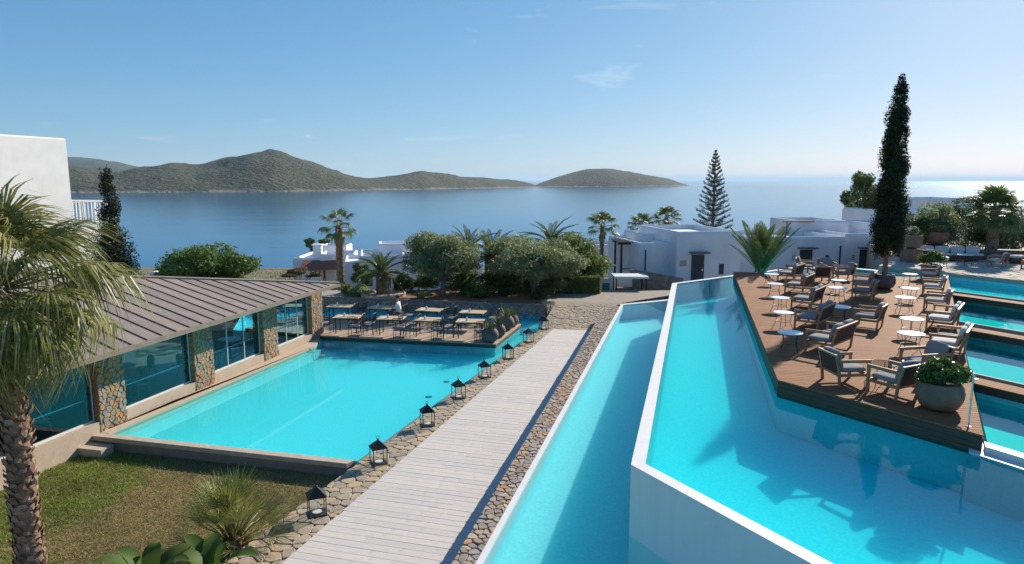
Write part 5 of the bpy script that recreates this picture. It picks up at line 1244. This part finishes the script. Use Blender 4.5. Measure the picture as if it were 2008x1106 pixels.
# norfolk pine
t = thing('norfolk_pine', 'tiered norfolk pine rising behind the nearest villa', 'tree', (18.2,62,-1))
m_ = MB(); m_.tube([(0,0,-.3),(0,0,5),(0,0,10.7)],[.2,.13,.02],9); m_.build('trunk', M['bark_grey'], t, True); r = np.random.default_rng(8); rnd = random.Random(8)
z = 2.2; k = 0
while z < 10.5:
    q = (z-2.2)/8.3; L_ = 1.95*(1-q)**.85+.08; n_ = 6 if q < .7 else 5; a0 = rnd.uniform(0,6.28)
    for i in range(n_):
        a = a0+6.283*i/n_+rnd.uniform(-.12,.12); l_ = L_*rnd.uniform(.85,1.08); rise = .34+.2*q; d = np.array([math.cos(a),math.sin(a),0]); s_ = np.array([-d[1],d[0],0])
        m_ = MB(); m_.tube([(0,0,z),tuple(d*l_*.5+np.array([0,0,z+l_*rise*.4])),tuple(d*l_+np.array([0,0,z+l_*rise]))],[.03,.02,.006],5); br_ = m_.build('branch', M['bark_grey'], t)
        c_ = int(120*l_)+26; tt = r.uniform(.12,1,c_)**.7; P = d*l_*tt[:,None]+np.array([0,0,z])+np.outer(l_*rise*tt**1.3,[0,0,1])+np.outer(r.uniform(-1,1,c_)*(.07+.16*l_*(1-tt*.6)),s_)+np.outer(r.uniform(-.03,.20,c_)*tt,[0,0,1])
        V, Q = leaf_mesh(P, None, .055, r, .45); link('needles', np_mesh('needles',V,Q), M['pine_leaf'], br_)
    z += .54-.24*q; k += 1
# scrub on the slope below the houses
rnd = random.Random(121); bl = []
for i in range(420):
    x = rnd.uniform(-75,60); y = rnd.uniform(68,200); s_ = rnd.uniform(.6,1.8); bl.append((x,y,ground_z(x,y)+s_*.3,s_,s_*.7))
o = crown('scrub', bl, 30000, .16, 'olive_leaf', None, 122); o['kind'] = 'stuff'; tag(o, 'mixed green scrub covering the slope towards the sea', 'scrub')

# ================================================================== terrace furniture at the back right
TZ = 2.39
sw = thing('lounge_sofa', 'long pale sofa with a row of white cushions on the terrace', 'sofa', (25.6,39.6,TZ), R(-8))
m_ = MB(); m_.box(-1.7,1.7,-.4,.4,.08,.3); m_.build('base', M['dark_timber'], sw); m_ = MB(); m_.box(-1.7,1.7,.3,.42,.3,.72); m_.build('backrest', M['dark_timber'], sw)
for k in range(4): m_ = MB(); m_.cushion(-1.25+.83*k,-.05,.37,.8,.7,.15,.3); m_.build('seat_cushion', M['cushion_pale'], sw, True); m_ = MB(); m_.cushion(-1.25+.83*k,.22,.62,.78,.16,.42,.35); m_.build('back_cushion', M['cushion_pale'], sw, True)
for x,y,a,l in [(26.2,36.6,130,'pale-cushioned armchair on the terrace facing the long sofa'),(27.6,36.1,140,'pale-cushioned armchair on the terrace beside its twin'),(23.6,38.0,20,'pale-cushioned armchair on the terrace nearest the clay pots')]:
    put(arm_p, x, y, a, l, 'armchair', 'armchairs on the terrace', z=TZ)
for x,y,l in [(24.7,37.0,'round white side table on the terrace before the long sofa'),(22.6,35.8,'round white side table on the terrace edge beside the far pool')]: put(tb, x, y, 10, l, 'table', 'side tables on the terrace', z=TZ, scale=1.25)
for i,(x,y) in enumerate([(28.6,38.4),(30.2,37.6),(29.9,36.2)]):
    ot = thing('ottoman', f'low dark ottoman with pale pad on the terrace, {ORD[i]} from the stout palm', 'ottoman', (x,y,TZ), R(20*i), 'ottomans on the terrace')
    m_ = MB(); m_.box(-.55,.55,-.4,.4,.06,.3); m_.build('base', M['dark_timber'], ot); m_ = MB(); m_.cushion(0,0,.36,1.1,.8,.14,.28); m_.build('pad', M['cushion_pale'], ot, True)
    for sx in (-1,1):
        for sy in (-1,1): m_ = MB(); m_.box(sx*.5-.03,sx*.5+.03,sy*.35-.03,sy*.35+.03,0,.06); m_.build('foot', M['dark_timber'], ot)
lw_ = MB(); lw_.prism([(27.6,40.6),(36,37.5),(36.2,38.0),(27.8,41.1)], 2.3, 2.95); tag(lw_.build('seat_wall', M['pot_dark']), 'low dark bench wall in front of the oleander bushes', 'wall')
lw_ = MB(); lw_.prism([(29.2,39.6),(32.6,38.4),(32.8,38.9),(29.4,40.1)], 2.95, 3.25); 
for i,(x,y,z,m,l,s_) in enumerate([(22.9,39.0,2.39,'terracotta','grey clay urn with a small shrub by the terrace steps',1.0),(26.0,41.6,2.39,'terracotta_red','red clay urn standing in front of the oleanders',1.05)]):
    m_ = MB(); m_.obox((x,y),(1,0),-.4,.4,-.4,.4,z-.1,z+.75); tag(m_.build('pedestal', M['terracotta' if i == 0 else 'pot_dark']), ['clay-coloured pedestal carrying the grey clay urn','dark block pedestal carrying the red clay urn'][i], 'pedestal')
    pot('clay_urn', l, x, y, z+.75, [(.24*s_,0),(.42*s_,.12),(.54*s_,.36),(.55*s_,.55),(.50*s_,.72),(.52*s_,.76)], m)
    t = thing('urn_plant', ['grey-green tuft growing in the grey clay urn','small tuft growing in the red clay urn'][i], 'plant', (x,y,z+1.45)); crown('foliage', clumps(random.Random(130+i),0,0,.25,.4,.35 if i == 0 else .2,9,.45,-.3), 900, .05, 'olive_leaf', t, 130+i); m_ = MB(); m_.tube([(0,0,-.05),(0,0,.25)],.02,5); m_.build('stem', M['bark'], t)
# small bar cabin and sign at the end of the lane
cb = thing('bar_cabin', 'small open bar hut with a pale flat canopy below the retaining wall', 'hut', (7.25,41.6,-.5))
m_ = MB(); m_.slab([(-1.05,-.6),(1.05,-.75),(1.05,.9),(-1.05,.9)], 1.62, 1.74, .03); m_.build('canopy', M['frame_white'], cb)
for x,y in ((-.9,-.5),(.9,-.6),(-.9,.75),(.9,.75)): m_ = MB(); m_.box(x-.04,x+.04,y-.04,y+.04,0,1.62); m_.build('post', M['metal_black'], cb)
m_ = MB(); m_.box(-.8,.2,-.1,.5,0,.95); m_.build('counter', M['teak_dark'], cb); m_ = MB(); m_.box(.25,.8,-.3,.2,0,.7); m_.build('cabinet', M['pot_dark'], cb)
for i in range(2): m_ = MB(); m_.cushion(-.4+.7*i,-.45,.5,.5,.3,.12,.3); m_.build('cushion', M['cushion_pale'], cb, True)
sg_ = thing('sign_board', 'white sign board with a teal panel beside the clipped hedge', 'sign', (5.85,42.0,-.5), R(-8)); m_ = MB(); m_.box(-.42,.42,-.05,.05,0,1.5); m_.build('board', M['white_plaster'], sg_); m_ = MB(); m_.box(-.22,.22,-.065,-.051,.75,1.2); m_.build('panel', M['sign_teal'], sg_)
m_ = MB(); m_.prism([(6.4,43.6),(7.7,43.3),(7.8,43.8),(6.5,44.1)], -1, .9); tag(m_.build('white_wall', M['white_plaster']), 'stub of white wall below the timber pergola', 'wall')

# ================================================================== sea haze
mb = MB(); mb.box(-95000,95000,-120,125000,-45,285)
m, t, out = nodes('haze'); pv = t.nodes.new('ShaderNodeVolumePrincipled'); pv.inputs['Color'].default_value = (.66,.86,1,1); pv.inputs['Density'].default_value = .00003; pv.inputs['Anisotropy'].default_value = .0
t.links.new(pv.outputs[0], out.inputs['Volume'])
hz = mb.build('haze', m); hz['kind'] = 'stuff'
scene.cycles.volume_bounces = 1
